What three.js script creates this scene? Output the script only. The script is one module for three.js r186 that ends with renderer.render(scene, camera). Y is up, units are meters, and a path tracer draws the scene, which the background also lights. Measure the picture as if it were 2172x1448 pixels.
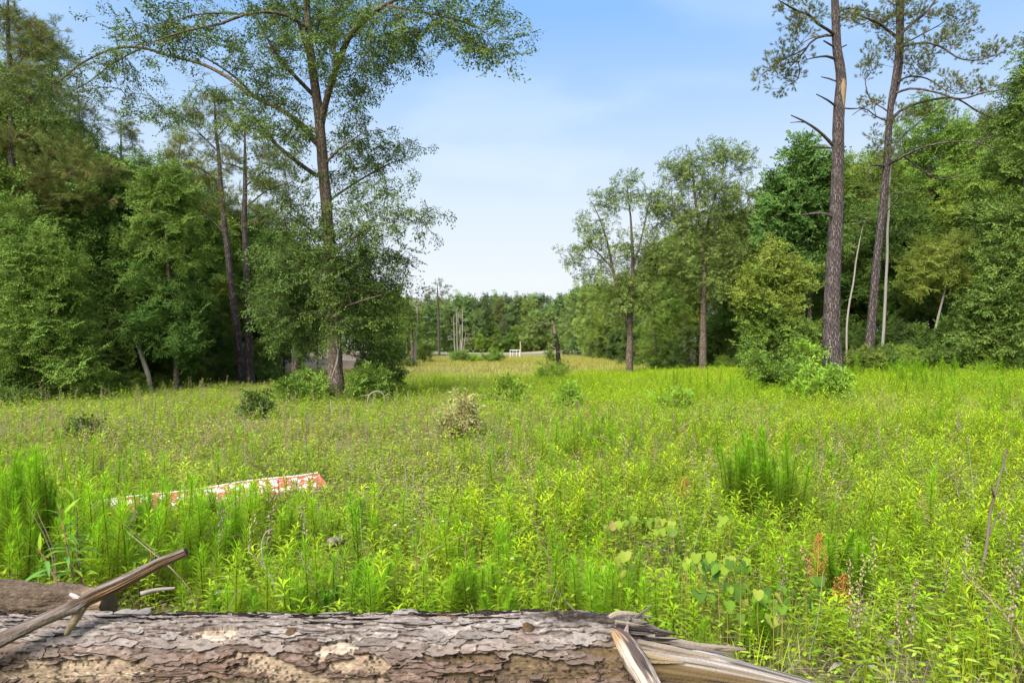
import * as THREE from 'three';
import { mergeGeometries } from 'three/addons/utils/BufferGeometryUtils.js';

// ---------------------------------------------------------------- camera, sky, sun, exposure
const scene = new THREE.Scene();
const EYE = 1.6, FOCAL = 1448, CX = 1086, HORIZON = 735;      // metres, and the lens in pixels of the photograph
const camera = new THREE.PerspectiveCamera(2 * Math.atan(724 / FOCAL) * 180 / Math.PI, 1024 / 682, 0.1, 3000);
camera.position.set(0, EYE, 0);
camera.lookAt(0, EYE + (HORIZON - 724) / FOCAL, -1);
const SUN = new THREE.Vector3(-0.40, 0.80, 0.55).normalize();

const renderer = new THREE.WebGLRenderer({ antialias: true });
renderer.setSize(1024, 682);
renderer.toneMapping = THREE.LinearToneMapping;
renderer.toneMappingExposure = 2.1;
renderer.shadowMap.enabled = true;

// ---------------------------------------------------------------- random numbers and noise
function rng(seed) {
  let a = (seed * 2654435761) >>> 0;
  return () => { a = (a + 0x6D2B79F5) | 0; let t = Math.imul(a ^ (a >>> 15), 1 | a); t = (t + Math.imul(t ^ (t >>> 7), 61 | t)) ^ t; return ((t ^ (t >>> 14)) >>> 0) / 4294967296; };
}
function h3(x, y, z) { let h = Math.imul(x | 0, 374761393) ^ Math.imul(y | 0, 668265263) ^ Math.imul(z | 0, 1440662683); h = Math.imul(h ^ (h >>> 13), 1274126177); h ^= h >>> 16; return (h >>> 0) / 4294967296; }
function vn(x, y, z = 0) {
  const ix = Math.floor(x), iy = Math.floor(y), iz = Math.floor(z); let u = x - ix, v = y - iy, w = z - iz;
  u = u * u * (3 - 2 * u); v = v * v * (3 - 2 * v); w = w * w * (3 - 2 * w);
  const L = (a, b, t) => a + (b - a) * t;
  const a = L(L(h3(ix, iy, iz), h3(ix + 1, iy, iz), u), L(h3(ix, iy + 1, iz), h3(ix + 1, iy + 1, iz), u), v);
  const b = w ? L(L(h3(ix, iy, iz + 1), h3(ix + 1, iy, iz + 1), u), L(h3(ix, iy + 1, iz + 1), h3(ix + 1, iy + 1, iz + 1), u), v) : a;
  return L(a, b, w) * 2 - 1;
}
function fbm(x, y, z = 0, o = 4) { let s = 0, a = 0.5; for (let i = 0; i < o; i++) { s += a * vn(x, y, z); x = x * 2.03 + 17.1; y = y * 2.03 + 5.7; z = z * 2.03 + 9.2; a *= 0.5; } return s; }
// periodic 2-d noise for tiling textures
function pn(x, y, p, s = 0) {
  const ix = Math.floor(x), iy = Math.floor(y); let u = x - ix, v = y - iy; u = u * u * (3 - 2 * u); v = v * v * (3 - 2 * v);
  const m = (a) => ((a % p) + p) % p, L = (a, b, t) => a + (b - a) * t;
  return L(L(h3(m(ix), m(iy), s), h3(m(ix + 1), m(iy), s), u), L(h3(m(ix), m(iy + 1), s), h3(m(ix + 1), m(iy + 1), s), u), v) * 2 - 1;
}
function pfbm(x, y, p, s, o = 4) { let t = 0, a = 0.5; for (let i = 0; i < o; i++) { t += a * pn(x, y, p, s + i); x *= 2; y *= 2; p *= 2; a *= 0.5; } return t; }
const clamp = (x, a = 0, b = 1) => Math.min(b, Math.max(a, x));
const ss = (a, b, x) => { const t = clamp((x - a) / (b - a)); return t * t * (3 - 2 * t); };
const lerp = (a, b, t) => a + (b - a) * t;
function table(t, x) { if (x <= t[0][0]) return t[0][1]; for (let i = 1; i < t.length; i++) if (x <= t[i][0]) return lerp(t[i - 1][1], t[i][1], (x - t[i - 1][0]) / (t[i][0] - t[i - 1][0])); return t[t.length - 1][1]; }
const V = (x, y, z) => new THREE.Vector3(x, y, z);
const UPV = V(0, 1, 0);
// a point of the place, from where the photograph shows it and how many metres away it stands
const W = (px, py, D) => V((px - CX) / FOCAL * D, EYE + (HORIZON - py) / FOCAL * D, -D);
const xAt = (px, D) => (px - CX) / FOCAL * D;

// ---------------------------------------------------------------- sky: a pale hazy blue that whitens to the horizon, thin wisps
{
  const w = 1024, h = 512, d = new Float32Array(w * h * 4);
  const stops = [[0, [0.4489, 0.4697, 0.4961]], [0.10, [0.4271, 0.4564, 0.4961]], [0.20, [0.3638, 0.4234, 0.4961]], [0.32, [0.241, 0.3421, 0.4961]], [0.44, [0.1417, 0.2693, 0.4961]], [0.7, [0.1229, 0.2362, 0.4725]], [1, [0.137, 0.2362, 0.4441]]];
  for (let j = 0; j < h; j++) {
    const el = ((j + 0.5) / h - 0.5) * Math.PI, y = Math.sin(el);
    for (let i = 0; i < w; i++) {
      const az = ((i + 0.5) / w - 0.5) * 2 * Math.PI, x = Math.cos(az) * Math.cos(el), z = Math.sin(az) * Math.cos(el);
      const c = [0, 1, 2].map((k) => table(stops.map((s) => [s[0], s[1][k]]), Math.max(0, y)));
      if (y > 0) {
        const k = 1 / (y + 0.12), n = fbm(x * k * 1.6 + 3.1, z * k * 2.6 + 1.7, 0.5, 5), m = ss(0.05, 0.5, n) * 0.16 * ss(0.02, 0.2, y);
        const cl = [0.52, 0.56, 0.60];
        for (let q = 0; q < 3; q++) c[q] = lerp(c[q], cl[q], m);
      }
      const mu = Math.max(0, x * SUN.x + y * SUN.y + z * SUN.z), glow = 1.3 * Math.pow(mu, 9) + 0.75 * Math.pow(mu, 1.8);   // broad glow added round the sun, behind the camera, for more diffuse light
      const o = (j * w + i) * 4;
      d[o] = c[0] + glow; d[o + 1] = c[1] + glow * 0.98; d[o + 2] = c[2] + glow * 0.94; d[o + 3] = 1;
    }
  }
  const t = new THREE.DataTexture(d, w, h, THREE.RGBAFormat, THREE.FloatType);
  t.mapping = THREE.EquirectangularReflectionMapping; t.magFilter = THREE.LinearFilter; t.needsUpdate = true;
  scene.background = t; scene.environment = t;
}
const sun = new THREE.DirectionalLight(new THREE.Color().setRGB(1, 0.955, 0.87), 3.9);
sun.position.copy(SUN).multiplyScalar(120); sun.target.position.set(0, 0, -20); sun.name = 'sun';
sun.castShadow = true; sun.shadow.radius = 46; sun.shadow.mapSize.set(4096, 4096);
Object.assign(sun.shadow.camera, { left: -60, right: 60, top: 60, bottom: -60, near: 1, far: 320 });
scene.add(sun, sun.target);

// ---------------------------------------------------------------- naming
const used = new Map();
function numbered(name) { const n = used.get(name) ?? 0; used.set(name, n + 1); return n ? name + '_' + String(n).padStart(3, '0') : name; }
function tag(o, label, category, group, kind) {
  if (label) o.userData.label = label;
  if (category) o.userData.category = category;
  if (group) o.userData.group = group;
  if (kind) o.userData.kind = kind;
  return o;
}
function thing(name, label, category, pos = V(0, 0, 0), group) { const o = new THREE.Group(); o.name = numbered(name); o.position.copy(pos); scene.add(o); return tag(o, label, category, group); }
function part(name, geo, mat, parent, kind) { const m = new THREE.Mesh(geo, mat); m.name = name; m.castShadow = m.receiveShadow = true; parent.add(m); if (kind) m.userData.kind = kind; return m; }
function single(name, geo, mat, label, category, group, kind) { const m = new THREE.Mesh(geo, mat); m.name = numbered(name); m.castShadow = m.receiveShadow = true; scene.add(m); return tag(m, label, category, group, kind); }

// ---------------------------------------------------------------- mesh building
class Geo {
  constructor() { this.p = []; this.c = []; this.u = []; this.i = []; this.n = 0; }
  v(x, y, z, c, u = 0, w = 0) { this.p.push(x, y, z); this.c.push(c[0], c[1], c[2]); this.u.push(u, w); return this.n++; }
  t(a, b, c) { this.i.push(a, b, c); }
  build() {
    const g = new THREE.BufferGeometry();
    g.setAttribute('position', new THREE.BufferAttribute(new Float32Array(this.p), 3));
    g.setAttribute('color', new THREE.BufferAttribute(new Float32Array(this.c), 3));
    g.setAttribute('uv', new THREE.BufferAttribute(new Float32Array(this.u), 2));
    g.setIndex(this.i); g.computeVertexNormals(); return g;
  }
}
const WHITE = [1, 1, 1];
// tapered tube along points; f(angle, along) scales the radius, col(angle, along) gives the colour; uv in metres
function tube(g, pts, rad, sides, { f, col = WHITE, cap = true, twist = 0 } = {}) {
  const n = pts.length; let T = V().subVectors(pts[1], pts[0]).normalize(), N = Math.abs(T.y) > 0.9 ? V(1, 0, 0) : V(0, 1, 0);
  N.addScaledVector(T, -N.dot(T)).normalize(); let s = 0; const rings = [];
  for (let k = 0; k < n; k++) {
    const t2 = V().subVectors(pts[Math.min(n - 1, k + 1)], pts[Math.max(0, k - 1)]).normalize();
    N.addScaledVector(t2, -N.dot(t2)).normalize(); const B = V().crossVectors(t2, N); if (k) s += pts[k].distanceTo(pts[k - 1]);
    const ring = [];
    for (let j = 0; j <= sides; j++) {
      const a = j / sides * Math.PI * 2 + twist, r = rad[k] * (f ? f(j === sides ? twist : a, s, k / (n - 1)) : 1), ca = Math.cos(a) * r, sa = Math.sin(a) * r;
      ring.push(g.v(pts[k].x + N.x * ca + B.x * sa, pts[k].y + N.y * ca + B.y * sa, pts[k].z + N.z * ca + B.z * sa, typeof col === 'function' ? col(a, s, k / (n - 1)) : col, a * Math.max(rad[0], 0.02), s));
    }
    rings.push(ring);
    if (k) for (let j = 0; j < sides; j++) { const a = rings[k - 1]; g.t(a[j], a[j + 1], ring[j]); g.t(a[j + 1], ring[j + 1], ring[j]); }
  }
  if (cap) for (const [ring, e, flip] of [[rings[0], 0, 1], [rings[n - 1], n - 1, 0]]) {
    const c = g.v(pts[e].x, pts[e].y, pts[e].z, typeof col === 'function' ? col(0, s, e ? 1 : 0) : col, 0, 0);
    for (let j = 0; j < sides; j++) flip ? g.t(c, ring[j + 1], ring[j]) : g.t(c, ring[j], ring[j + 1]);
  }
}
function curve(pts, step) {
  if (pts.length < 3) { const L = pts[0].distanceTo(pts[1]), n = Math.max(1, Math.round(L / step)); return Array.from({ length: n + 1 }, (_, i) => pts[0].clone().lerp(pts[1], i / n)); }
  const c = new THREE.CatmullRomCurve3(pts, false, 'centripetal'); const n = Math.max(2, Math.round(c.getLength() / step)); return c.getSpacedPoints(n);
}
const radii = (rs, n) => Array.from({ length: n }, (_, i) => { const t = i / (n - 1) * (rs.length - 1), k = Math.min(rs.length - 2, Math.floor(t)); return lerp(rs[k], rs[k + 1], t - k); });

// a leaf: folded along its rib, pointed at both ends; q extra width station makes it rounder
const _a = V(), _b = V(), _n = V();
function leaf(g, p, dir, nor, len, wid, c, { fold = 0.25, curl = 0.15, belly = 0.45, round = false } = {}) {
  _a.copy(dir).normalize(); _b.crossVectors(_a, nor).normalize(); _n.crossVectors(_b, _a);
  const P = (t, w, h) => g.v(p.x + _a.x * t * len + _b.x * w * wid + _n.x * h * len, p.y + _a.y * t * len + _b.y * w * wid + _n.y * h * len, p.z + _a.z * t * len + _b.z * w * wid + _n.z * h * len, c);
  const fw = fold * wid / len * 0.5;
  if (!round) { const a = P(0, 0, 0), l = P(belly, -0.5, fw - curl * 0.1), r = P(belly, 0.5, fw - curl * 0.1), m = P(belly + 0.05, 0, -curl * 0.1), t = P(1, 0, -curl); g.t(a, m, l); g.t(a, r, m); g.t(l, m, t); g.t(m, r, t); }
  else { const a = P(0, 0, 0), l = P(0.25, -0.42, fw), r = P(0.25, 0.42, fw), l2 = P(0.62, -0.44, fw - curl * 0.4), r2 = P(0.62, 0.44, fw - curl * 0.4), t = P(1, 0, -curl); g.t(a, r, l); g.t(l, r, l2); g.t(r, r2, l2); g.t(l2, r2, t); }
}
function flat(g, p, dir, nor, len, wid, c) {  // two-triangle leaf for far crowns
  _a.copy(dir).normalize(); _b.crossVectors(_a, nor).normalize(); _n.crossVectors(_b, _a);
  const P = (t, w, h) => g.v(p.x + _a.x * t * len + _b.x * w * wid + _n.x * h * len, p.y + _a.y * t * len + _b.y * w * wid + _n.y * h * len, p.z + _a.z * t * len + _b.z * w * wid + _n.z * h * len, c);
  const a = P(0, 0, 0), l = P(0.5, -0.5, 0.06), r = P(0.5, 0.5, 0.06), t = P(1, 0, -0.1); g.t(a, r, l); g.t(l, r, t);
}
function blade(g, p, dir, bend, len, wid, c, seg = 3, tip) { // grass blade or needle that bends over
  const side = V().crossVectors(dir, UPV); if (side.lengthSq() < 1e-4) side.set(1, 0, 0); side.normalize();
  let q = p.clone(), d = dir.clone().normalize(), pl = -1, pr = -1;
  for (let k = 0; k <= seg; k++) {
    const t = k / seg, w = wid * 0.5 * (1 - t * t * 0.95), cc = tip ? [lerp(c[0], tip[0], t), lerp(c[1], tip[1], t), lerp(c[2], tip[2], t)] : c;
    if (k === seg) { const e = g.v(q.x, q.y, q.z, cc); g.t(pl, pr, e); break; }
    const l = g.v(q.x - side.x * w, q.y - side.y * w, q.z - side.z * w, cc), r = g.v(q.x + side.x * w, q.y + side.y * w, q.z + side.z * w, cc);
    if (k) { g.t(pl, pr, l); g.t(pr, r, l); } pl = l; pr = r;
    q.addScaledVector(d, len / seg); d.addScaledVector(bend, 1 / seg).normalize();
  }
}
const jit = (R, c, a = 0.2) => { const k = 1 + (R() - 0.5) * 2 * a; return [c[0] * k * (1 + (R() - 0.5) * a), c[1] * k, c[2] * k * (1 + (R() - 0.5) * a)]; };
const rdir = (R) => { const z = R() * 2 - 1, a = R() * 6.2832, s = Math.sqrt(1 - z * z); return V(s * Math.cos(a), z, s * Math.sin(a)); };

// ---------------------------------------------------------------- the lie of the land
const XL = [[0, -24], [17, -19], [20, -14.6], [24, -14], [29, -12.4], [40, -11], [50, -8.6], [60, -8.2], [80, -9.5], [108, -13], [122, -24]];
const XR = [[0, 24], [25, 26], [27.5, 19], [31, 13.2], [36, 11.6], [60, 9.6], [108, 11.6], [122, 19]];
const inField = (x, D, m = 0) => x > table(XL, D) - m && x < table(XR, D) + m;
function H(x, z) {
  const D = -z;
  return 0.42 * ss(2, 13, x) * ss(7, 20, D) * (1 - 0.75 * ss(30, 42, D)) + ss(116, 140, D) * (0.40 + 0.75 * ss(-2, 16, x)) + 0.25 * ss(-11, -17, x) * ss(34, 50, D)
    - 0.12 * ss(-5, -14, x) * ss(9, 18, D) * (1 - ss(24, 34, D)) + 0.05 * fbm(x * 0.35, z * 0.35, 2.5, 3);
}
const onGround = (x, D, dy = 0) => V(x, H(x, -D) + dy, -D);
const lushN = (x, D) => fbm(x * 0.28 + 5, D * 0.28, 2.2, 3), patchN = (x, D) => fbm(x * 0.8 + 9, D * 0.8, 6.1, 3);
// how lush the field is: dry and olive left of the middle, lime green to the right and in front
function lush(x, D) { return clamp(0.30 + 0.75 * ss(-2.2, 2.6, x - 0.06 * D + 2.6 * lushN(x, D)) + 0.75 * (1 - ss(4.6, 7.2, D + 0.35 * x)) + 0.75 * ss(15, 19, D) * (1 - ss(30, 40, D)) * ss(-11, -3, x) * 0.8 - 0.55 * ss(31, 46, D) + 0.6 * patchN(x, D) - 0.28, 0, 1); }
// ---------------------------------------------------------------- materials and computed textures
function texture(n, fn, srgb) {
  const d = new Uint8Array(n * n * 4);
  for (let j = 0; j < n; j++) for (let i = 0; i < n; i++) { const c = fn(i / n, j / n), o = (j * n + i) * 4; for (let k = 0; k < 3; k++) d[o + k] = clamp(Array.isArray(c) ? c[k] : c) * 255; d[o + 3] = 255; }
  const t = new THREE.DataTexture(d, n, n); t.wrapS = t.wrapT = THREE.RepeatWrapping; t.magFilter = THREE.LinearFilter; t.minFilter = THREE.LinearMipmapLinearFilter; t.generateMipmaps = true;
  if (srgb) t.colorSpace = THREE.SRGBColorSpace; t.needsUpdate = true; return t;
}
// distance to cracks between long cells, tiling: returns [F2 - F1, cell hash]
function cells(u, v, nu, nv, s) {
  const x = u * nu, y = v * nv, ix = Math.floor(x), iy = Math.floor(y); let f1 = 9, f2 = 9, id = 0; const m = (a, p) => ((a % p) + p) % p;
  for (let a = -1; a <= 1; a++) for (let b = -1; b <= 1; b++) {
    const cx = m(ix + a, nu), cy = m(iy + b, nv), dx = ix + a + h3(cx, cy, s) - x, dy = iy + b + h3(cx, cy, s + 1) - y, d = Math.sqrt(dx * dx + dy * dy);
    if (d < f1) { f2 = f1; f1 = d; id = h3(cx, cy, s + 2); } else if (d < f2) f2 = d;
  }
  return [f2 - f1, id];
}
function barkMaps(nu, nv, s, plate, furrow, depth) {
  const N = 512, hgt = new Float32Array(N * N), idm = new Float32Array(N * N);
  for (let j = 0; j < N; j++) for (let i = 0; i < N; i++) {
    const u = i / N + 0.03 * pfbm(i / N * 6, j / N * 6, 6, s + 20), v = j / N + 0.02 * pfbm(i / N * 8, j / N * 8, 8, s + 30), [e, id] = cells(u, v, nu, nv, s);
    hgt[j * N + i] = ss(0, 0.32, e) * (0.65 + 0.35 * id) * (0.85 + 0.3 * pfbm(i / N * 30, j / N * 30, 30, s + 40, 3)); idm[j * N + i] = id;
  }
  const at = (u, v) => { const k = Math.floor(v * N) * N + Math.floor(u * N); return [hgt[k], idm[k]]; };
  const color = texture(N, (u, v) => { const [h, id] = at(u, v), n = 0.85 + 0.35 * pfbm(u * 40, v * 40, 40, s + 50, 3) + (id - 0.5) * 0.3; return [0, 1, 2].map((k) => lerp(furrow[k], plate[k] * n, ss(0.1, 0.75, h))); }, true);
  const bump = texture(N, (u, v) => at(u, v)[0]);
  return { color, bump, depth };
}
function barkMat(maps, rep, tint = [1, 1, 1]) {
  const c = maps.color.clone(), b = maps.bump.clone(); for (const t of [c, b]) { t.repeat.set(rep[0], rep[1]); t.needsUpdate = true; }
  return new THREE.MeshPhysicalMaterial({ specularIntensity: 0.25, map: c, bumpMap: b, bumpScale: maps.depth, roughness: 0.95, color: new THREE.Color().setRGB(...tint), vertexColors: true });
}
const pineMaps = barkMaps(18, 5, 3, [0.41, 0.37, 0.355], [0.225, 0.19, 0.18], 0.03);
const oakMaps = barkMaps(20, 6, 9, [0.49, 0.44, 0.39], [0.27, 0.225, 0.19], 0.014);
const MAT = {
  pineBark: barkMat(pineMaps, [1.1, 0.9]), oakBark: barkMat(oakMaps, [1.3, 1.1]), greyBark: barkMat(oakMaps, [1.5, 1.2], [1.0, 0.98, 0.94]),
  deadBark: new THREE.MeshPhysicalMaterial({ specularIntensity: 0.25, color: new THREE.Color().setRGB(0.27, 0.24, 0.205), roughness: 0.95, vertexColors: true }),
  wood: new THREE.MeshPhysicalMaterial({ specularIntensity: 0.25, roughness: 0.9, vertexColors: true }),
  white: new THREE.MeshStandardMaterial({ color: new THREE.Color().setRGB(0.74, 0.74, 0.72), roughness: 0.6 }),
};
function leafMat(r, g, b, trans = 0.3, rough = 0.8) { return new THREE.MeshPhysicalMaterial({ color: new THREE.Color().setRGB(r, g, b), roughness: rough, transmission: trans, thickness: 0, specularIntensity: 0.22, side: THREE.DoubleSide, vertexColors: true }); }
const LEAF = {
  oak: leafMat(0.088, 0.140, 0.024), wood: leafMat(0.110, 0.176, 0.027), dark: leafMat(0.087, 0.137, 0.025), bright: leafMat(0.137, 0.232, 0.030), maple: leafMat(0.095, 0.183, 0.032), yellow: leafMat(0.193, 0.258, 0.034), olive: leafMat(0.130, 0.190, 0.038),
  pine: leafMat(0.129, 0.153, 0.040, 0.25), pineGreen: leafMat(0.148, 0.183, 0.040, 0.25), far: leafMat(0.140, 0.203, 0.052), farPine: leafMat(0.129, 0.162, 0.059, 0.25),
  weed: leafMat(1, 1, 1, 0.38, 0.9),
};
LEAF.weed.specularIntensity = 0.08;
// ---------------------------------------------------------------- ground: one sheet out to the horizon
{
  const Ds = [], Xs = []; for (let d = -14; d < 12; d += 0.35) Ds.push(d); for (let d = 12; d < 60; d += 0.8) Ds.push(d); for (let d = 60; d < 200; d += 2.5) Ds.push(d); for (let d = 200; d < 2600; d *= 1.25) Ds.push(d);
  for (let x = 0; x < 14; x += 0.35) Xs.push(x); for (let x = 14; x < 50; x += 1) Xs.push(x); for (let x = 50; x < 2600; x *= 1.3) Xs.push(x);
  const xs = [...Xs.slice(1).reverse().map((x) => -x), ...Xs], g = new Geo();
  const soil = [0.150, 0.108, 0.072], moss = [0.205, 0.255, 0.035], straw = [0.24, 0.20, 0.095], litter = [0.085, 0.062, 0.042];
  for (const D of Ds) for (const x of xs) {
    const gr = lush(x, D), n = fbm(x * 0.5, D * 0.5, 4.4) + 0.45 * gr - 0.15, m = fbm(x * 1.9, D * 1.9, 8.1), wood = 1 - ss(-2.5, 1.5, Math.min(x - table(XL, D), table(XR, D) - x)), far = ss(26, 60, D);
    const c = [0, 1, 2].map((k) => lerp(lerp(lerp(soil[k], moss[k], ss(-0.35, 0.25, n + 0.4 * far)), straw[k], 0.75 * ss(0.0, 0.45, m + 0.4 * far)), litter[k], D < 125 ? wood : 0));
    g.v(x, H(x, -D) + (D < 14 ? 0.018 * fbm(x * 3, D * 3, 1.1, 3) : 0), -D, c, x, D);
  }
  const w = xs.length; for (let j = 0; j + 1 < Ds.length; j++) for (let i = 0; i + 1 < w; i++) { const a = j * w + i; g.t(a, a + 1, a + w); g.t(a + 1, a + w + 1, a + w); }
  const N = 512, grain = texture(N, (u, v) => 0.55 + 0.55 * pfbm(u * 12, v * 12, 12, 61, 5)), tone = texture(N, (u, v) => { const k = 0.62 + 0.7 * pfbm(u * 16, v * 16, 16, 71, 5); return [k, k * 0.98, k * 0.95]; });
  for (const t of [grain, tone]) t.repeat.set(0.7, 0.7);
  single('ground', g.build(), new THREE.MeshStandardMaterial({ vertexColors: true, map: tone, bumpMap: grain, bumpScale: 0.03, roughness: 1 }), 'brown and mossy soil of the weedy field', 'ground', null, 'structure');
}
// pale sandy road that crosses at the far end of the field
{
  const g = new Geo(), pts = []; for (let x = -44; x <= 44; x += 2) pts.push(x);
  pts.forEach((x, i) => { for (const [k, d] of [126, 128.5, 131, 134].entries()) g.v(x, H(x, -(d - x * 0.02)) + 0.035, -(d - x * 0.02), jit(rng(i * 7 + k), [0.20, 0.175, 0.125], 0.1), x, d); if (i) for (let k = 0; k < 3; k++) { const a = (i - 1) * 4 + k; g.t(a, a + 4, a + 1); g.t(a + 1, a + 4, a + 5); } });
  single('road', g.build(), new THREE.MeshStandardMaterial({ vertexColors: true, roughness: 1 }), 'pale sandy road crossing at the far end of the field', 'road', null, 'structure');
}
// bare brown earth bank seen under the branches left of the oak
{
  const g = new Geo(), n = 40, m = 24;
  for (let j = 0; j <= m; j++) for (let i = 0; i <= n; i++) {
    const u = i / n * 2 - 1, v = j / m * 2 - 1, x = -15.2 + u * 5.5, D = 51 + v * 9, k = Math.max(0, 1 - u * u) * Math.max(0, 1 - v * v), q = 0.85 + 0.4 * fbm(x * 1.3, D * 1.3, 3.3), gr = ss(0.05, 0.3, fbm(x * 0.6, D * 0.6, 7.7));
    g.v(x, H(x, -D) + 1.15 * Math.sqrt(k) * (0.8 + 0.5 * fbm(x * 0.5, D * 0.5, 9.1)) - 0.05, -D, [lerp(0.215, 0.10, gr) * q, lerp(0.158, 0.13, gr) * q, lerp(0.100, 0.04, gr) * q], x, D);
    if (i && j) { const a = (j - 1) * (n + 1) + i - 1; g.t(a, a + 1, a + n + 1); g.t(a + 1, a + n + 2, a + n + 1); }
  }
  single('earth_bank', g.build(), new THREE.MeshStandardMaterial({ vertexColors: true, roughness: 1 }), 'bare brown earth bank seen under the branches left of the oak', 'earth bank', null, 'structure');
}
// ---------------------------------------------------------------- leafy twigs that crowns are made of (each points along +y, its leaves face +z)
const TWIG = [1.6, 0.9, 1.2];
function leafSpray(seed, len, nSide, nLeaf, L, Wd, opt = {}) {
  const R = rng(seed), g = new Geo(), round = opt.round, f = opt.flat ? flat : leaf;
  const shoot = (p, d, l, n, r) => {
    const e = p.clone().addScaledVector(d, l); tube(g, [p, p.clone().lerp(e, 0.5).add(V((R() - 0.5) * l * 0.1, 0, (R() - 0.5) * l * 0.1)), e], [r, r * 0.7, r * 0.3], 3, { col: TWIG, cap: false });
    for (let i = 0; i < n; i++) {
      const t = 0.15 + 0.85 * (i + R() * 0.6) / n, q = p.clone().lerp(e, t), side = (i % 2 ? 1 : -1), lat = V().crossVectors(d, V(0, 0, 1)).normalize().multiplyScalar(side * (0.6 + R() * 0.6));
      const ld = d.clone().multiplyScalar(0.5 + R() * 0.5).add(lat).add(V((R() - 0.5) * 0.5, (R() - 0.5) * 0.5, (R() - 0.6) * (opt.tumble ?? 1.5)));
      const nn = V((R() - 0.5) * 2, (R() - 0.5) * 2, 1), k = 0.7 + R() * 0.5;
      f(g, q, ld, nn, L * k, Wd * k, jit(R, WHITE, opt.vary ?? 0.22), { round, fold: 0.3, curl: 0.1 + R() * 0.2, belly: opt.belly ?? 0.5 });
    }
  };
  shoot(V(0, 0, 0), V(0, 1, 0), len, nLeaf, 0.004);
  for (let s = 0; s < nSide; s++) { const t = 0.1 + 0.75 * (s + R() * 0.5) / nSide, sd = (s % 2 ? 1 : -1), d = V(sd * (0.55 + R() * 0.5), 0.6 + R() * 0.3, (R() - 0.5) * 0.7).normalize(); shoot(V(0, t * len, 0), d, len * (0.35 + R() * 0.3), Math.round(nLeaf * 0.6), 0.0025); }
  return g.build();
}
function pineSpray(seed, len, tufts, needles, L, wid, tip = 0.45) {
  const R = rng(seed), g = new Geo();
  const shoot = (p, d, l, n) => {
    const e = p.clone().addScaledVector(d, l); tube(g, [p, e], [0.006, 0.003], 3, { col: [1.5, 0.85, 1.0], cap: false });
    for (let i = 0; i < n; i++) {
      const t = tip + (1 - tip) * i / n, q = p.clone().lerp(e, t), r = rdir(R), nd = d.clone().multiplyScalar(0.7 + R() * 0.9).add(r.multiplyScalar(0.75)).normalize();
      const ll = L * (0.7 + R() * 0.5), s = V().crossVectors(nd, rdir(R)).normalize().multiplyScalar(wid / 2), c = jit(R, WHITE, 0.25), m = q.clone().addScaledVector(nd, ll);
      m.y -= ll * 0.1; const a = g.v(q.x - s.x, q.y - s.y, q.z - s.z, c), b = g.v(q.x + s.x, q.y + s.y, q.z + s.z, c), k = g.v(m.x, m.y, m.z, c); g.t(a, b, k);
    }
  };
  shoot(V(0, 0, 0), V(0, 1, 0), len, needles);
  for (let s = 0; s < tufts - 1; s++) { const d = V((s % 2 ? 1 : -1) * (0.5 + R() * 0.4), 0.7, (R() - 0.5) * 0.9).normalize(); shoot(V(0, len * (0.2 + 0.55 * R()), 0), d, len * (0.45 + R() * 0.25), needles); }
  return g.build();
}
const SPRAY = {
  oak: leafSpray(11, 0.5, 5, 9, 0.092, 0.034, { belly: 0.68 }), leafy: leafSpray(12, 0.62, 6, 13, 0.095, 0.046, { flat: 1 }), leafy2: leafSpray(13, 0.7, 7, 12, 0.09, 0.04, { flat: 1 }),
  maple: leafSpray(14, 0.6, 6, 13, 0.095, 0.07, { round: true, tumble: 1.1 }), small: leafSpray(15, 0.42, 6, 12, 0.055, 0.028, { flat: 1 }), airy: leafSpray(16, 0.55, 4, 8, 0.075, 0.045, { flat: 1, tumble: 1.3 }),
  lance: leafSpray(17, 0.34, 3, 10, 0.11, 0.036, {}), shrub: leafSpray(18, 0.34, 5, 9, 0.06, 0.034, { round: true }),
  pine: pineSpray(21, 0.36, 6, 34, 0.17, 0.0048), pineNear: pineSpray(22, 0.36, 4, 64, 0.135, 0.0056, 0.62), farLeaf: leafSpray(23, 1.0, 6, 10, 0.19, 0.11, { flat: 1 }), farPine: pineSpray(24, 0.6, 6, 26, 0.30, 0.013),
};
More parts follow.
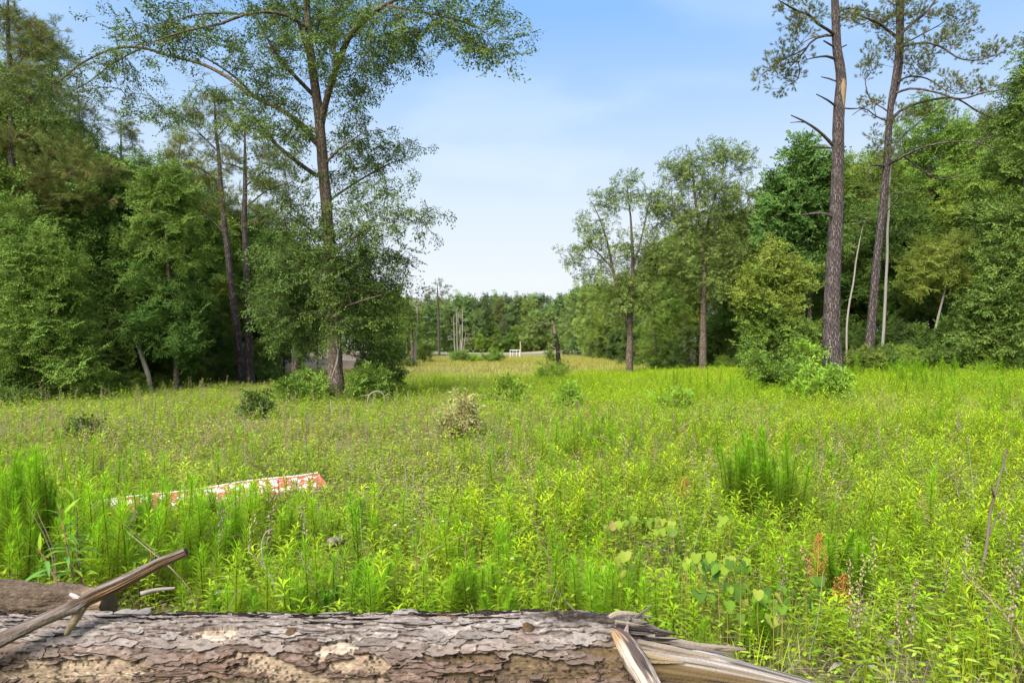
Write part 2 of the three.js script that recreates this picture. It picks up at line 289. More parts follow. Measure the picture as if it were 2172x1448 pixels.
// ---------------------------------------------------------------- trees: given stems, then a branch grown to every leaf cluster
function growTree({ stems, blobs, seed, step = 0.3, twig = 0.0045, per = 4, spread = 0.3, arch = 0.14, size = [0.8, 1.25], droop = 0.1, sides = 8, bark, minY = 0.2, reach = 99, noWood, pipe = 0.46 }) {
  const R = rng(seed), nodes = [], g = new Geo();
  const node = (p, par, fix) => { nodes.push({ p, par, fix, n: 0 }); return nodes.length - 1; };
  for (const s of stems) {
    const pts = curve(s.pts, s.step ?? step), rs = radii(s.r, pts.length); let prev = -1;
    if (s.wob) for (let i = 1; i < pts.length - 1; i++) pts[i].add(V(vn(i * 0.4, seed, 1) * s.wob, 0, vn(i * 0.4, seed, 7) * s.wob));
    pts.forEach((p, i) => { prev = node(p, prev, rs[i]); });
    tube(g, pts, rs, s.sides ?? sides, { f: s.f ?? bark, col: s.col ?? WHITE });
  }
  const cl = [];
  for (const b of blobs) for (let i = 0; i < b.n; i++) {
    const d = rdir(R), k = Math.pow(R(), b.core ?? 0.45); const p = V(b.c.x + d.x * b.r.x * k, b.c.y + d.y * b.r.y * k, b.c.z + d.z * b.r.z * k); if (p.y > minY) cl.push({ p, b });
  }
  const near = (p) => { let best = 1e9, bi = 0; for (let i = 0; i < nodes.length; i++) { const q = nodes[i].p, dx = q.x - p.x, dy = q.y - p.y, dz = q.z - p.z, d = Math.sqrt(dx * dx + dy * dy + dz * dz), c = d + Math.max(0, dy) * 0.7; if (c < best) { best = c; bi = i; } } return [bi, best]; };
  for (const c of cl) c.d = near(c.p)[1];
  cl.sort((a, b) => a.d - b.d);
  const paths = [], mats = [], tints = [];
  for (const c of cl) {
    const [bi] = near(c.p), a = nodes[bi].p, d = a.distanceTo(c.p); if (d > reach) continue;
    const mid = a.clone().lerp(c.p, 0.5).add(V((R() - 0.5) * d * 0.2, arch * d, (R() - 0.5) * d * 0.2)), n = Math.max(1, Math.round(d / step)), path = [bi]; let prev = bi;
    for (let i = 1; i <= n; i++) { const t = i / n, q = a.clone().multiplyScalar((1 - t) * (1 - t)).addScaledVector(mid, 2 * t * (1 - t)).addScaledVector(c.p, t * t); prev = node(q, prev, 0); path.push(prev); }
    for (let k = prev; k >= 0; k = nodes[k].par) nodes[k].n++;
    paths.push(path);
    const out = c.p.clone().sub(nodes[path[path.length - 2] ?? bi].p).normalize();
    const many = c.b.per ?? per; for (let i = 0; i < Math.floor(many + R()); i++) {
      const q = c.p.clone().addScaledVector(rdir(R), spread * R()), y = out.clone().multiplyScalar(0.55).add(rdir(R).multiplyScalar(0.95)).add(V(0, -droop, 0)).normalize();
      let z = V((R() - 0.5) * 2.2, 1, (R() - 0.5) * 2.2); z.addScaledVector(y, -z.dot(y)); if (z.lengthSq() < 0.05) z.set(0.5, 0, 1).addScaledVector(y, -0.5 * y.x - y.z); z.normalize();
      const x = V().crossVectors(y, z), s = lerp(size[0], size[1], R()) * (c.b.s ?? 1);
      mats.push(new THREE.Matrix4().makeBasis(x.multiplyScalar(s), y.multiplyScalar(s), z.multiplyScalar(s)).setPosition(q)); tints.push(jit(R, c.b.tint ?? WHITE, 0.13));
    }
  }
  if (!noWood) for (const path of paths) {
    if (path.length < 2) continue; const pts = path.map((k) => nodes[k].p), base = nodes[path[0]], cap = base.fix ? base.fix * 0.6 : 9;
    const rs = path.map((k, i) => Math.min(cap, twig * Math.pow(Math.max(1, nodes[i ? k : path[1]].n), pipe) * (i === path.length - 1 ? 0.7 : 1)));
    tube(g, pts, rs, rs[0] > 0.03 ? 6 : rs[0] > 0.012 ? 4 : 3, { cap: false });
  }
  return { wood: g.build(), mats, tints };
}
function crown(tree, spray, mat, parent, name = 'crown') {
  const m = new THREE.InstancedMesh(spray, mat, tree.mats.length), c = new THREE.Color();
  tree.mats.forEach((x, i) => { m.setMatrixAt(i, x); m.setColorAt(i, c.setRGB(...tree.tints[i])); });
  m.name = name; m.userData.kind = 'stuff'; m.castShadow = m.receiveShadow = true; parent.add(m); return m;
}
const barkF = (amp, fa = 5, fs = 3, seed = 0) => (a, s) => 1 + amp * fbm(Math.cos(a) * fa * 0.5 + seed, Math.sin(a) * fa * 0.5, s * fs, 3) ;
const flare = (k, h, amp, seed) => (a, s) => (1 + k * Math.exp(-s / h) * (1 + 0.35 * Math.sin(a * 4 + seed))) * (1 + amp * fbm(Math.cos(a) * 3 + seed, Math.sin(a) * 3, s * 3, 3));
// ellipsoid of leaf clusters where the photograph shows it; z radius as deep as it is wide unless told
const blob = (px, py, rx, ry, D, n, o = {}) => ({ c: W(px, py, D - (o.dz ?? 0)), r: V(rx / FOCAL * D, ry / FOCAL * D, o.rz ?? rx / FOCAL * D), n, ...o });
const fromPhoto = (pts, D) => pts.map(([x, y, dz = 0]) => W(x, y, D + dz));
const rpx = (ws, D) => ws.map((w) => w / FOCAL * D / 2);

// ---------------------------------------------------------------- the big oak left of the middle
{
  const D = 18.5, t = thing('oak_tree', 'tall spreading oak with forked trunk standing alone in the field left of centre', 'tree'), b = 1;
  const base = onGround(xAt(715, D), D, -0.1);
  const S = (pts, w, o = {}) => ({ pts: fromPhoto(pts, D), r: rpx(w, D), ...o });
  const trunkPts = [base, ...fromPhoto([[712, 790], [708, 700], [704, 620], [698, 520], [690, 420], [684, 350], [679, 290], [676, 245]], D)];
  const stems = [
    { pts: trunkPts, r: rpx([37, 31, 27, 25, 24, 23.5, 23, 22, 20], D), sides: 26, step: 0.09, f: flare(0.25, 0.35, 0.13, 2) },
    S([[677, 252], [668, 190, -0.1], [660, 133, -0.2], [653, 66, -0.3], [648, 0, -0.4], [640, -80, -0.5], [630, -170, -0.4]], [22, 19, 17, 14, 12, 9, 3], { sides: 14, f: barkF(0.1) }),
    S([[661, 136, -0.2], [645, 90, 0.2], [632, 45, 0.5], [622, -10, 0.8], [610, -90, 1]], [10, 10, 9, 8, 3], { f: barkF(0.1) }),
    S([[680, 262], [690, 215, -0.3], [700, 180, -0.6], [713, 139, -0.9], [728, 100, -1.2], [746, 66, -1.5], [786, 27, -1.9], [830, 0, -2.2], [900, -30, -2.4]], [15, 14, 13, 12, 11, 10, 8, 6, 3], { sides: 12, f: barkF(0.1) }),
    S([[712, 142, -0.9], [707, 95, -0.3], [706, 50, 0.1], [714, -10, 0.6], [735, -90, 1]], [7, 7, 6, 5, 2]),
    S([[820, 8, -2.2], [880, 20, -2.4], [950, 35, -2.5], [1010, 55, -2.6], [1050, 80, -2.7]], [5, 4, 3.5, 2.5, 1]),
    S([[672, 372], [650, 358, -0.3], [607, 325, -0.9], [577, 298, -1.2], [544, 255, -1.6], [520, 225, -1.9]], [10, 9, 8, 7, 5, 2]),
    S([[680, 312], [666, 298, 0.2], [640, 265, 0.6], [590, 229, 1.2], [524, 196, 1.7], [481, 162, 2], [424, 133, 2.2], [351, 114, 2.3], [298, 99, 2.3], [249, 99, 2.2], [199, 116, 2.0], [149, 146, 1.8], [129, 166, 1.7], [83, 186, 1.5], [50, 210, 1.4]], [13, 13, 12, 11, 10, 9, 9, 8, 7, 6.5, 6, 5, 4, 3, 1.5], { f: barkF(0.08) }),
    S([[298, 99, 2.3], [240, 130, 2.6], [180, 175, 2.9], [140, 200, 3], [100, 250, 3]], [4, 4, 3, 2, 1]),
    S([[540, 205, 1.6], [500, 165, 1.1], [450, 130, 0.6], [400, 105, 0.3], [350, 100, 0]], [5, 5, 4, 3, 1.5]),
    S([[668, 205], [630, 166, -0.5], [597, 129, -0.9], [567, 83, -1.3], [545, 40, -1.5]], [9, 8, 7, 5, 2]),
    S([[652, 62, -0.3], [630, 43, -0.7], [597, 27, -1.1], [550, 23, -1.5], [511, 30, -1.8], [457, 50, -2], [398, 61, -2.1], [338, 80, -2.1], [300, 95, -2]], [8, 7.5, 7, 6, 5.5, 5, 4, 3, 1.5]),
    S([[520, 28, -1.7], [447, 25, -2.1], [391, 33, -2.4], [350, 50, -2.6]], [4, 4, 3, 1.5]),
    S([[700, 545], [740, 510, -0.6], [790, 480, -1], [840, 470, -1.3]], [5, 4, 3, 1.5]), S([[690, 430], [740, 395, 0.6], [790, 365, 1], [840, 340, 1.3]], [6, 5, 4, 1.5]), S([[684, 350], [725, 310, -0.5], [770, 280, -0.8]], [6, 4, 2]),
    S([[705, 650], [650, 610, 0.7], [600, 590, 1.2], [570, 580, 1.5]], [5, 4, 3, 1.5]), S([[706, 660], [760, 640, -0.8], [810, 625, -1.3]], [5, 4, 2]), S([[708, 690], [680, 670, -1], [640, 660, -1.8]], [4, 3, 1.5]), S([[698, 520], [650, 480, -0.6], [610, 450, -1]], [6, 4, 2]),
  ];
  const B = (px, py, rx, ry, n, o = {}) => blob(px, py, rx, ry, D, Math.max(3, Math.round(n * (py < 540 ? 0.66 : 0.8))), { rz: Math.max(0.5, (rx + ry) / 2 / FOCAL * D), ...o });
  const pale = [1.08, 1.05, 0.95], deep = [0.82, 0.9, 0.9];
  const blobs = [
    B(470, 50, 150, 55, 46, { dz: 1.5 }), B(330, 70, 85, 45, 26, { dz: 1.2 }), B(270, 130, 80, 35, 20, { dz: -2 }), B(170, 165, 75, 45, 22, { dz: -1.9 }), B(80, 215, 75, 45, 22, { dz: -1.5 }), B(20, 180, 60, 40, 12, { dz: -1.3 }),
    B(480, 195, 105, 50, 26, { dz: -1.5 }), B(560, 120, 85, 65, 34, { dz: 0.5 }), B(590, 230, 75, 50, 22), B(540, 265, 60, 40, 14, { dz: 1.4 }), B(300, 215, 70, 40, 15, { dz: -2.6 }), B(390, 235, 70, 45, 14, { dz: -2 }),
    B(590, 30, 80, 40, 26), B(660, 30, 80, 40, 26), B(640, 110, 70, 50, 18, { dz: 0.8 }), B(600, 310, 55, 35, 12, { dz: 1 }), B(610, 390, 70, 50, 22), B(640, 290, 45, 40, 12),
    B(770, 60, 110, 45, 46, { dz: 1.7 }), B(890, 40, 100, 45, 44, { dz: 2.4 }), B(990, 50, 75, 45, 32, { dz: 2.5 }), B(1050, 85, 42, 38, 16, { dz: 2.7 }), B(730, 130, 70, 40, 20, { dz: 1 }), B(780, 115, 55, 35, 18, { dz: 1.2 }), B(720, 20, 90, 40, 24),
    B(735, 205, 42, 35, 13), B(770, 215, 28, 22, 8, { dz: 0.8, tint: pale }), B(735, 290, 50, 35, 14), B(790, 320, 60, 38, 20, { dz: -1 }), B(845, 325, 40, 28, 10, { dz: -1.2 }), B(770, 385, 70, 40, 22, { dz: -0.7, tint: pale }),
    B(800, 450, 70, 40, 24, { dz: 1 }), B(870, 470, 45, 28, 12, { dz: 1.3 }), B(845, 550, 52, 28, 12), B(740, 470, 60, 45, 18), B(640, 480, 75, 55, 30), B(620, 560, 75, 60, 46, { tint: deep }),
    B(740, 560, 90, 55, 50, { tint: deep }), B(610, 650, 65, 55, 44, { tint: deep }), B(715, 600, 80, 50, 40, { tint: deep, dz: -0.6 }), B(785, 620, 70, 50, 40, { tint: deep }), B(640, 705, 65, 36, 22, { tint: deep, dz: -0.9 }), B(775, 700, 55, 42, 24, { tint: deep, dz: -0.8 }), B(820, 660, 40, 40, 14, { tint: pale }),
    B(690, 590, 60, 45, 22, { dz: 0.6 }), B(725, 670, 45, 40, 14, { dz: 0.6 }), B(690, 510, 60, 35, 14, { dz: 0.5 }), B(700, -60, 260, 50, 60, { dz: 0 }),
  ];
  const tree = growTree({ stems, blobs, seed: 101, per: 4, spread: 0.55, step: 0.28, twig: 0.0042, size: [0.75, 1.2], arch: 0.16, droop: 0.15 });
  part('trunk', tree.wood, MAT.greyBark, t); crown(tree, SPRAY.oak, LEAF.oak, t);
  // a dry vine that hangs down the trunk
  const vg = new Geo(); for (const [pts, r] of [[[[712, 660, -0.4], [713, 720, -0.45], [716, 760, -0.5], [708, 785, -0.55], [700, 812, -0.5]], 0.012], [[[716, 690, -0.3], [720, 730, -0.42], [712, 770, -0.5]], 0.008]]) { const p = curve(fromPhoto(pts, D), 0.1); tube(vg, p, radii([r, r * 0.6], p.length), 5); }
  part('vine', vg.build(), MAT.deadBark, t);
}
// ---------------------------------------------------------------- the two tall pines on the right
{
  const D = 21, t = thing('pine_tree', 'tall nearly bare pine with broken dead limbs and a burnt hollow at its foot', 'tree');
  const S = (pts, w, o = {}) => ({ pts: fromPhoto(pts, D), r: rpx(w, D).map((x) => x * (o.sides ? 1 : 0.76)), ...o });
  const scar = (a, s, u) => WHITE;
  const stems = [
    { pts: [onGround(xAt(1769, D), D, -0.1), ...fromPhoto([[1768, 790], [1765, 720], [1766, 640], [1771, 540], [1775, 460], [1778, 380], [1780, 300], [1782, 230], [1787, 165], [1783, 130], [1778, 100], [1776, 50], [1774, -10], [1772, -120], [1770, -220]], D)], r: rpx([42, 38, 34, 31.5, 30, 28.5, 26, 24, 23, 22, 19, 17, 15, 13, 9, 3], D), sides: 28, step: 0.08, f: flare(0.22, 0.4, 0.11, 5) },
    S([[1768, 306], [1745, 282, -0.2], [1730, 270, -0.3], [1708, 256, -0.4], [1680, 243, -0.5]], [10, 8, 7, 5, 3]), S([[1712, 258, -0.4], [1696, 257, -0.3], [1678, 259, -0.2]], [4, 3, 1.5]),
    S([[1775, 224], [1760, 212, -0.3], [1734, 198, -0.6]], [6, 5, 2.5]), S([[1775, 170], [1758, 164, 0.2], [1744, 161, 0.3]], [5, 4, 2.5]), S([[1772, 122], [1755, 117, -0.3], [1735, 119, -0.4], [1709, 123, -0.5], [1708, 112, -0.5]], [8, 7, 5, 3, 1.5]),
    S([[1774, 98], [1760, 90, -0.2], [1750, 84, -0.3]], [6, 5, 4]), S([[1784, 101], [1792, 96, 0.1], [1799, 93, 0.2]], [5, 4, 3]), S([[1792, 228], [1812, 229, 0.3], [1835, 226, 0.5], [1862, 213, 0.7]], [5, 4, 3, 1.5]), S([[1770, 313], [1745, 312, 0.2], [1715, 313, 0.3]], [6, 5, 2.5]),
    S([[1769, 460], [1752, 453, -0.4], [1730, 452, -0.6], [1700, 455, -0.8]], [9, 6, 5, 3], { col: [1.7, 1.7, 1.7] }), S([[1782, 306, -0.4], [1788, 298, -0.6]], [5, 2]),
    S([[1772, 70], [1755, 58, -0.4], [1738, 48, -0.6], [1720, 30, -0.9], [1690, 18, -1.2], [1652, -4, -1.5]], [9, 8, 7, 6, 5, 2]), S([[1770, 72], [1745, 74, 0.3], [1725, 84, 0.4], [1710, 105, 0.5], [1690, 128, 0.6], [1668, 150, 0.7]], [9, 8, 6, 5, 4, 2]), S([[1714, 98, 0.5], [1690, 112, 0.2], [1655, 128, 0], [1615, 158, -0.2]], [5, 4, 3, 1.5]), S([[1740, 74, 0.3], [1715, 82, 0.9], [1690, 100, 1.2]], [4, 3, 1.5]),
    S([[1775, 30], [1800, 15, 0.5], [1840, 20, 0.9], [1870, 24, 1.1]], [6, 5, 4, 2]),
  ];
  const B = (px, py, rx, ry, n, o = {}) => blob(px, py, rx, ry, D, Math.round(n * 1.3), { rz: 0.45, ...o });
  const blobs = [B(1650, 128, 36, 25, 15), B(1668, 172, 30, 18, 10, { dz: -0.6 }), B(1695, 125, 20, 20, 6), B(1625, 150, 14, 12, 4), B(1700, 48, 34, 20, 11, { dz: 1 }), B(1725, 20, 20, 22, 8, { dz: 0.9 }), B(1668, 10, 24, 14, 5, { dz: 1.3 }), B(1690, 80, 25, 16, 7), B(1830, 25, 36, 16, 9, { dz: -0.8 }), B(1800, 40, 16, 16, 4), B(1770, -130, 100, 60, 40, { rz: 1.3 })];
  const tree = growTree({ stems, blobs, seed: 111, per: 2, spread: 0.12, step: 0.25, twig: 0.006, size: [0.6, 0.9], arch: -0.05, droop: -0.35 });
  part('trunk', tree.wood, MAT.pineBark, t); crown(tree, SPRAY.pineNear, LEAF.pine, t);
  // a strip of bare wood where the bark is torn off
  const sg = new Geo(), top = W(1791, 148, D), c = [0.24, 0.165, 0.095];
  const spine = curve(fromPhoto([[1791, 150], [1792, 175], [1791, 205], [1793, 238]], D - 0.1), 0.12); const rr = radii([0.02, 0.11, 0.10, 0.03], spine.length);
  tube(sg, spine.map((p) => p.clone().add(V(-0.02, 0, -0.02))), rr, 10, { f: (a, s) => 1 + 0.15 * fbm(s * 6, a * 2), col: (a, s) => { const k = 0.8 + 0.5 * fbm(a * 4, s * 2.0, 1); return [c[0] * k, c[1] * k, c[2] * k]; } });
  part('bare_wood', sg.build(), MAT.wood, t);
  // burnt hollow at the foot, a charred buttress beside it
  const hg = new Geo(), hp = curve([onGround(xAt(1750, D - 0.2), D - 0.2, -0.05), W(1752, 792, D - 0.22), W(1757, 765, D - 0.16), W(1764, 738, D - 0.02)], 0.06);
  tube(hg, hp, radii([0.17, 0.14, 0.09, 0.03], hp.length), 12, { f: (a, s) => 1 + 0.35 * fbm(Math.cos(a) * 2, Math.sin(a) * 2, s * 4), col: (a, s) => { const k = 0.018 + 0.012 * fbm(a * 2, s * 9); return [k, k * 0.9, k * 0.85]; } });
  tag(part('charred_root', hg.build(), MAT.wood, t), 'black burnt foot of the trunk');
}
{
  const D = 25, t = thing('pine_tree', 'slender pine with drooping lower limbs and a thin needled top at upper right', 'tree');
  const S = (pts, w, o = {}) => ({ pts: fromPhoto(pts, D), r: rpx(w, D).map((x) => x * (o.sides ? 1 : 0.76)), ...o });
  const stems = [
    { pts: [onGround(xAt(1842, D), D, -0.1), ...fromPhoto([[1845, 740], [1850, 680], [1857, 600], [1865, 520], [1873, 450], [1879, 390], [1884, 330], [1889, 260], [1894, 210], [1901, 165], [1907, 120], [1910, 60], [1909, 0], [1905, -120], [1900, -240]], D)], r: rpx([22, 20, 18, 17, 16, 15, 14.5, 14, 13, 12, 11, 10, 9, 8, 6, 2], D), sides: 20, step: 0.1, f: flare(0.2, 0.4, 0.1, 8) },
    S([[1888, 262], [1893, 225, 0.1], [1906, 180, 0.2], [1914, 130, 0.3], [1916, 80, 0.3], [1918, 20, 0.3], [1922, -80, 0.3]], [12, 11, 10, 9, 8, 6, 2], { sides: 12 }),
    S([[1882, 350], [1905, 338, -0.4], [1935, 322, -0.8], [1975, 307, -1.2], [2035, 299, -1.5], [2075, 301, -1.7], [2110, 314, -1.8], [2140, 338, -1.9]], [9, 7.5, 6.5, 5.5, 4.5, 3.5, 2.5, 1.2]),
    S([[1920, 330, -0.6], [1945, 350, -0.5], [1970, 368, -0.4], [1992, 379, -0.3], [2030, 375, -0.1], [2085, 362, 0.2]], [4.5, 4.5, 4, 3, 2, 1]), S([[2075, 301, -1.7], [2100, 290, -1.4], [2130, 280, -1.2]], [4, 3, 1.5]),
    S([[1880, 352], [1862, 349, -0.4], [1846, 352, -0.6], [1842, 368, -0.7], [1846, 390, -0.6]], [8, 7, 5, 4, 1.5]), S([[1888, 262], [1905, 240, 0.3], [1930, 224, 0.6], [1975, 211, 0.9], [2030, 207, 1.2], [2080, 236, 1.4], [2140, 262, 1.5]], [9, 8, 7, 6, 5, 4, 2]),
    S([[1902, 196], [1935, 186, -0.4], [1985, 193, -0.8], [2040, 208, -1.1], [2090, 195, -1.3], [2140, 187, -1.4]], [7, 6, 5, 4.5, 4, 2]), S([[1905, 172], [1935, 160, 0.6], [1970, 165, 0.9], [2010, 190, 1.1]], [6, 5, 4, 2]), S([[1908, 100], [1935, 92, -0.3], [1965, 88, -0.5], [2000, 97, -0.8], [2040, 122, -1], [2080, 125, -1.2], [2135, 108, -1.4]], [7, 6, 5.5, 5, 4, 3, 1.5]),
    S([[1912, 72], [1940, 46, 0.2], [1968, 24, 0.4], [1990, -6, 0.6]], [9, 8, 7, 5]), S([[1912, 95], [1960, 70, 0.8], [2010, 40, 1.2], [2030, 10, 1.4]], [5, 4, 3, 1.5]), S([[1903, 74], [1885, 60, -0.3], [1868, 46, -0.5], [1848, 38, -0.7], [1800, 20, -0.9]], [9, 8, 7, 5, 2]),
    S([[1892, 240], [1872, 225, 0.4], [1850, 215, 0.6]], [5, 4, 1.5]), S([[1884, 255], [1860, 245, -0.4], [1835, 228, -0.6], [1810, 243, -0.7]], [4, 3.5, 3, 1.5]), S([[1873, 455], [1890, 440, -0.2], [1915, 405, -0.4]], [4, 3, 1.5]), S([[1884, 330], [1920, 285, 0.5], [1990, 230, 0.8], [2030, 205, 1]], [5, 4, 3, 1.5]),
  ];
  const B = (px, py, rx, ry, n, o = {}) => blob(px, py, rx, ry, D, Math.round(n * 1.6), { rz: 0.6, ...o });
  const blobs = [B(1955, 25, 48, 28, 17), B(2035, 35, 45, 30, 17, { dz: -0.8 }), B(1985, 95, 46, 24, 16, { dz: 0.6 }), B(2085, 115, 45, 16, 10, { dz: 1 }), B(2130, 102, 18, 14, 5, { dz: 1.3 }), B(1870, 45, 36, 26, 14), B(1845, 130, 24, 46, 11), B(1905, 100, 30, 46, 15), B(1955, 145, 46, 25, 13, { dz: -0.6 }), B(2025, 180, 56, 20, 14, { dz: 0.8 }), B(2100, 185, 40, 15, 8, { dz: 1.1 }), B(1850, 225, 24, 24, 6), B(1890, 265, 26, 16, 5), B(1872, 310, 24, 36, 9), B(1915, 245, 22, 16, 4), B(1980, 235, 45, 16, 6, { dz: -0.9 }), B(2040, 75, 32, 20, 9), B(1900, 20, 34, 24, 12), B(1800, 30, 20, 14, 5), B(1915, -90, 120, 70, 50, { rz: 1.4 }), B(1900, 330, 14, 14, 3)];
  const tree = growTree({ stems, blobs, seed: 121, per: 2, spread: 0.14, step: 0.25, twig: 0.006, size: [0.65, 0.95], arch: -0.05, droop: -0.4 });
  part('trunk', tree.wood, MAT.pineBark, t); crown(tree, SPRAY.pineNear, LEAF.pine, t);
}
// the limb of a leafy tree that reaches in at the right edge
// ---------------------------------------------------------------- other trees that stand out one by one
function photoTree(name, label, cat, D, trunks, blobs, o = {}) {
  const t = thing(name, label, cat, V(0, 0, 0), o.group), stems = trunks.map(([pts, w, fs]) => ({ pts: [...(fs ? [] : [onGround(xAt(pts[0][0], D), D, -0.1)]), ...fromPhoto(pts, D)], r: rpx(fs ? w : [w[0] * 1.15, ...w], D), sides: o.sides ?? 10, f: barkF(0.12), wob: fs ? 0 : 0.03 }));
  const tree = growTree({ stems, blobs: blobs.map(([px, py, rx, ry, n, q = {}]) => blob(px, py, rx, ry, D, Math.max(1, Math.round(n * (o.k ?? 1))), { dz: 0, ...q })), seed: o.seed, per: o.per ?? 5, spread: o.spread ?? 0.4, step: 0.4, twig: o.twig ?? 0.005, size: o.size ?? [0.8, 1.25], arch: o.arch ?? 0.14, droop: o.droop ?? 0.1 });
  part('trunk', tree.wood, o.bark ?? MAT.greyBark, t); crown(tree, o.spray ?? SPRAY.leafy, o.leaf ?? LEAF.wood, t); return t;
}
photoTree('leafy_tree', 'thin airy leafy tree with forked grey trunk, at the right wood nearest the gap', 'tree', 33, [[[[1336, 790], [1336, 740], [1335, 690], [1340, 620], [1342, 540], [1338, 470], [1333, 410], [1330, 375]], [15, 13, 12, 8, 7, 5, 3, 1]], [[[1335, 700], [1318, 650], [1302, 580], [1285, 500], [1262, 440], [1250, 420]], [9, 8, 7, 5, 3, 1], 1], [[[1340, 580], [1362, 500], [1375, 440], [1385, 400]], [5, 4, 3, 1], 1], [[[1300, 570], [1262, 530], [1225, 510]], [4, 3, 1], 1]],
  [[1285, 430, 40, 32, 14], [1250, 490, 38, 34, 16], [1222, 540, 26, 22, 8], [1335, 400, 34, 36, 12], [1380, 430, 34, 36, 14], [1300, 520, 50, 36, 14], [1310, 600, 60, 40, 30], [1365, 540, 45, 50, 26], [1262, 590, 30, 22, 9], [1360, 620, 40, 40, 24], [1300, 660, 40, 30, 14]], { k: 1.5, seed: 201, spray: SPRAY.airy, leaf: LEAF.olive, per: 4, twig: 0.006 });
photoTree('leafy_tree', 'tall open-crowned leafy tree with straight pale trunk in front of the right wood', 'tree', 33, [[[[1492, 790], [1492, 720], [1494, 640], [1494, 560], [1490, 500], [1478, 430], [1470, 360], [1462, 310]], [15, 13, 12, 10, 9, 6, 4, 1]], [[[1493, 520], [1508, 450], [1530, 380], [1550, 320]], [7, 5, 3, 1], 1], [[[1494, 580], [1455, 520], [1430, 450], [1425, 400]], [5, 4, 3, 1], 1], [[[1494, 560], [1540, 500], [1575, 440]], [5, 4, 1], 1]],
  [[1460, 345, 45, 28, 16], [1530, 330, 48, 28, 18], [1580, 335, 20, 26, 7], [1500, 390, 70, 36, 26], [1435, 370, 26, 34, 9], [1430, 450, 55, 45, 32], [1550, 420, 60, 45, 36], [1490, 470, 60, 40, 28], [1430, 540, 60, 50, 44], [1545, 520, 60, 55, 46], [1490, 600, 70, 45, 40], [1580, 470, 26, 40, 16]], { k: 1.4, seed: 202, spray: SPRAY.airy, leaf: LEAF.olive, per: 5, twig: 0.006 });
photoTree('maple_tree', 'full fresh green maple rising behind the bare pine trunk', 'tree', 31, [[[[1716, 780], [1718, 640], [1712, 500], [1700, 400], [1702, 320]], [9, 8, 7, 5, 1]]],
  [[1702, 325, 28, 26, 14], [1672, 380, 42, 40, 26], [1730, 370, 42, 42, 28], [1660, 450, 52, 40, 34], [1735, 450, 50, 50, 36], [1690, 500, 60, 40, 40], [1640, 500, 26, 26, 12], [1690, 580, 80, 50, 50], [1770, 480, 40, 60, 30]], { seed: 203, spray: SPRAY.maple, leaf: LEAF.maple, per: 5, size: [0.8, 1.15] });
photoTree('small_tree', 'low yellow-green bushy tree left of the bare pine trunk', 'tree', 26, [[[[1690, 780], [1680, 720], [1665, 640], [1655, 570]], [7, 6, 5, 1]], [[[1688, 770], [1710, 640], [1716, 590]], [4, 3, 1], 1]],
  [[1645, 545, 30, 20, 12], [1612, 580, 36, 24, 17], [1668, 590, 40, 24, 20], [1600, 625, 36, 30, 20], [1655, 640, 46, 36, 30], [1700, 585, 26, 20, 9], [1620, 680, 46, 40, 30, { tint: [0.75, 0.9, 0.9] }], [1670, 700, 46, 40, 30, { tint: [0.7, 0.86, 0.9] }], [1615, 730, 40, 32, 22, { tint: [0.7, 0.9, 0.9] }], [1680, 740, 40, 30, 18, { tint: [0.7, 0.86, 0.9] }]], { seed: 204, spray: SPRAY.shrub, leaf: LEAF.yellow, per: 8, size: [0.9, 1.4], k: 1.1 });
photoTree('small_tree', 'slim leaning pale-stemmed sapling with yellow-green leaves right of the slender pine', 'tree', 29, [[[[1978, 740], [1988, 690], [2000, 640], [2010, 600], [2020, 560], [2026, 530]], [5, 5, 4.5, 4, 3, 1]]],
  [[1995, 530, 40, 18, 15], [1940, 560, 34, 14, 11], [2030, 525, 30, 18, 10], [1985, 570, 50, 22, 18], [1950, 605, 34, 20, 10], [2020, 590, 34, 24, 11]], { seed: 205, spray: SPRAY.small, leaf: LEAF.yellow, per: 7, size: [0.9, 1.4], bark: MAT.deadBark });
photoTree('thin_tree', 'thin straight whitish trunk standing just right of the slender pine', 'tree', 28.5, [[[[1874, 720], [1879, 640], [1883, 560], [1886, 480], [1888, 410], [1894, 330]], [6, 6, 5.5, 5, 4, 1.5]]], [[1888, 330, 30, 24, 8], [1910, 400, 30, 30, 8], [1870, 390, 24, 24, 5]], { seed: 206, spray: SPRAY.airy, leaf: LEAF.wood, per: 4, bark: MAT.deadBark });
photoTree('thin_tree', 'thin pale stem leaning right between the two tall pines', 'tree', 28, [[[[1798, 690], [1805, 630], [1815, 570], [1826, 510], [1832, 480]], [4, 4, 3.5, 3, 1]]], [[1830, 470, 26, 20, 7], [1815, 520, 20, 20, 4]], { seed: 207, spray: SPRAY.airy, leaf: LEAF.wood, per: 4, bark: MAT.deadBark });
photoTree('leafy_tree', 'dense dark leafy tree filling the right edge of the photo', 'tree', 24, [[[[2200, 760], [2190, 600], [2180, 400], [2185, 250]], [16, 14, 11, 2]]],
  [[2170, 470, 55, 50, 34], [2180, 330, 70, 60, 36], [2150, 560, 60, 50, 40], [2190, 640, 80, 60, 40], [2120, 640, 45, 40, 24], [2130, 710, 70, 40, 36], [2180, 250, 50, 40, 20], [2200, 160, 50, 70, 22], [2230, 500, 80, 120, 50]], { seed: 208, spray: SPRAY.leafy, leaf: LEAF.wood, per: 6, k: 1.1 });
photoTree('leafy_tree', 'bright leafy tree whose crown shows behind the needled top at right', 'tree', 36, [[[[1985, 760], [1980, 560], [1975, 400], [1970, 260]], [16, 14, 10, 2]]],
  [[1970, 240, 36, 30, 20], [1945, 300, 50, 40, 34], [2010, 290, 45, 40, 30], [1960, 380, 70, 50, 50], [2040, 370, 50, 50, 36], [1900, 420, 60, 60, 44], [2000, 460, 80, 50, 50]], { seed: 209, spray: SPRAY.leafy, leaf: LEAF.bright, per: 5 });
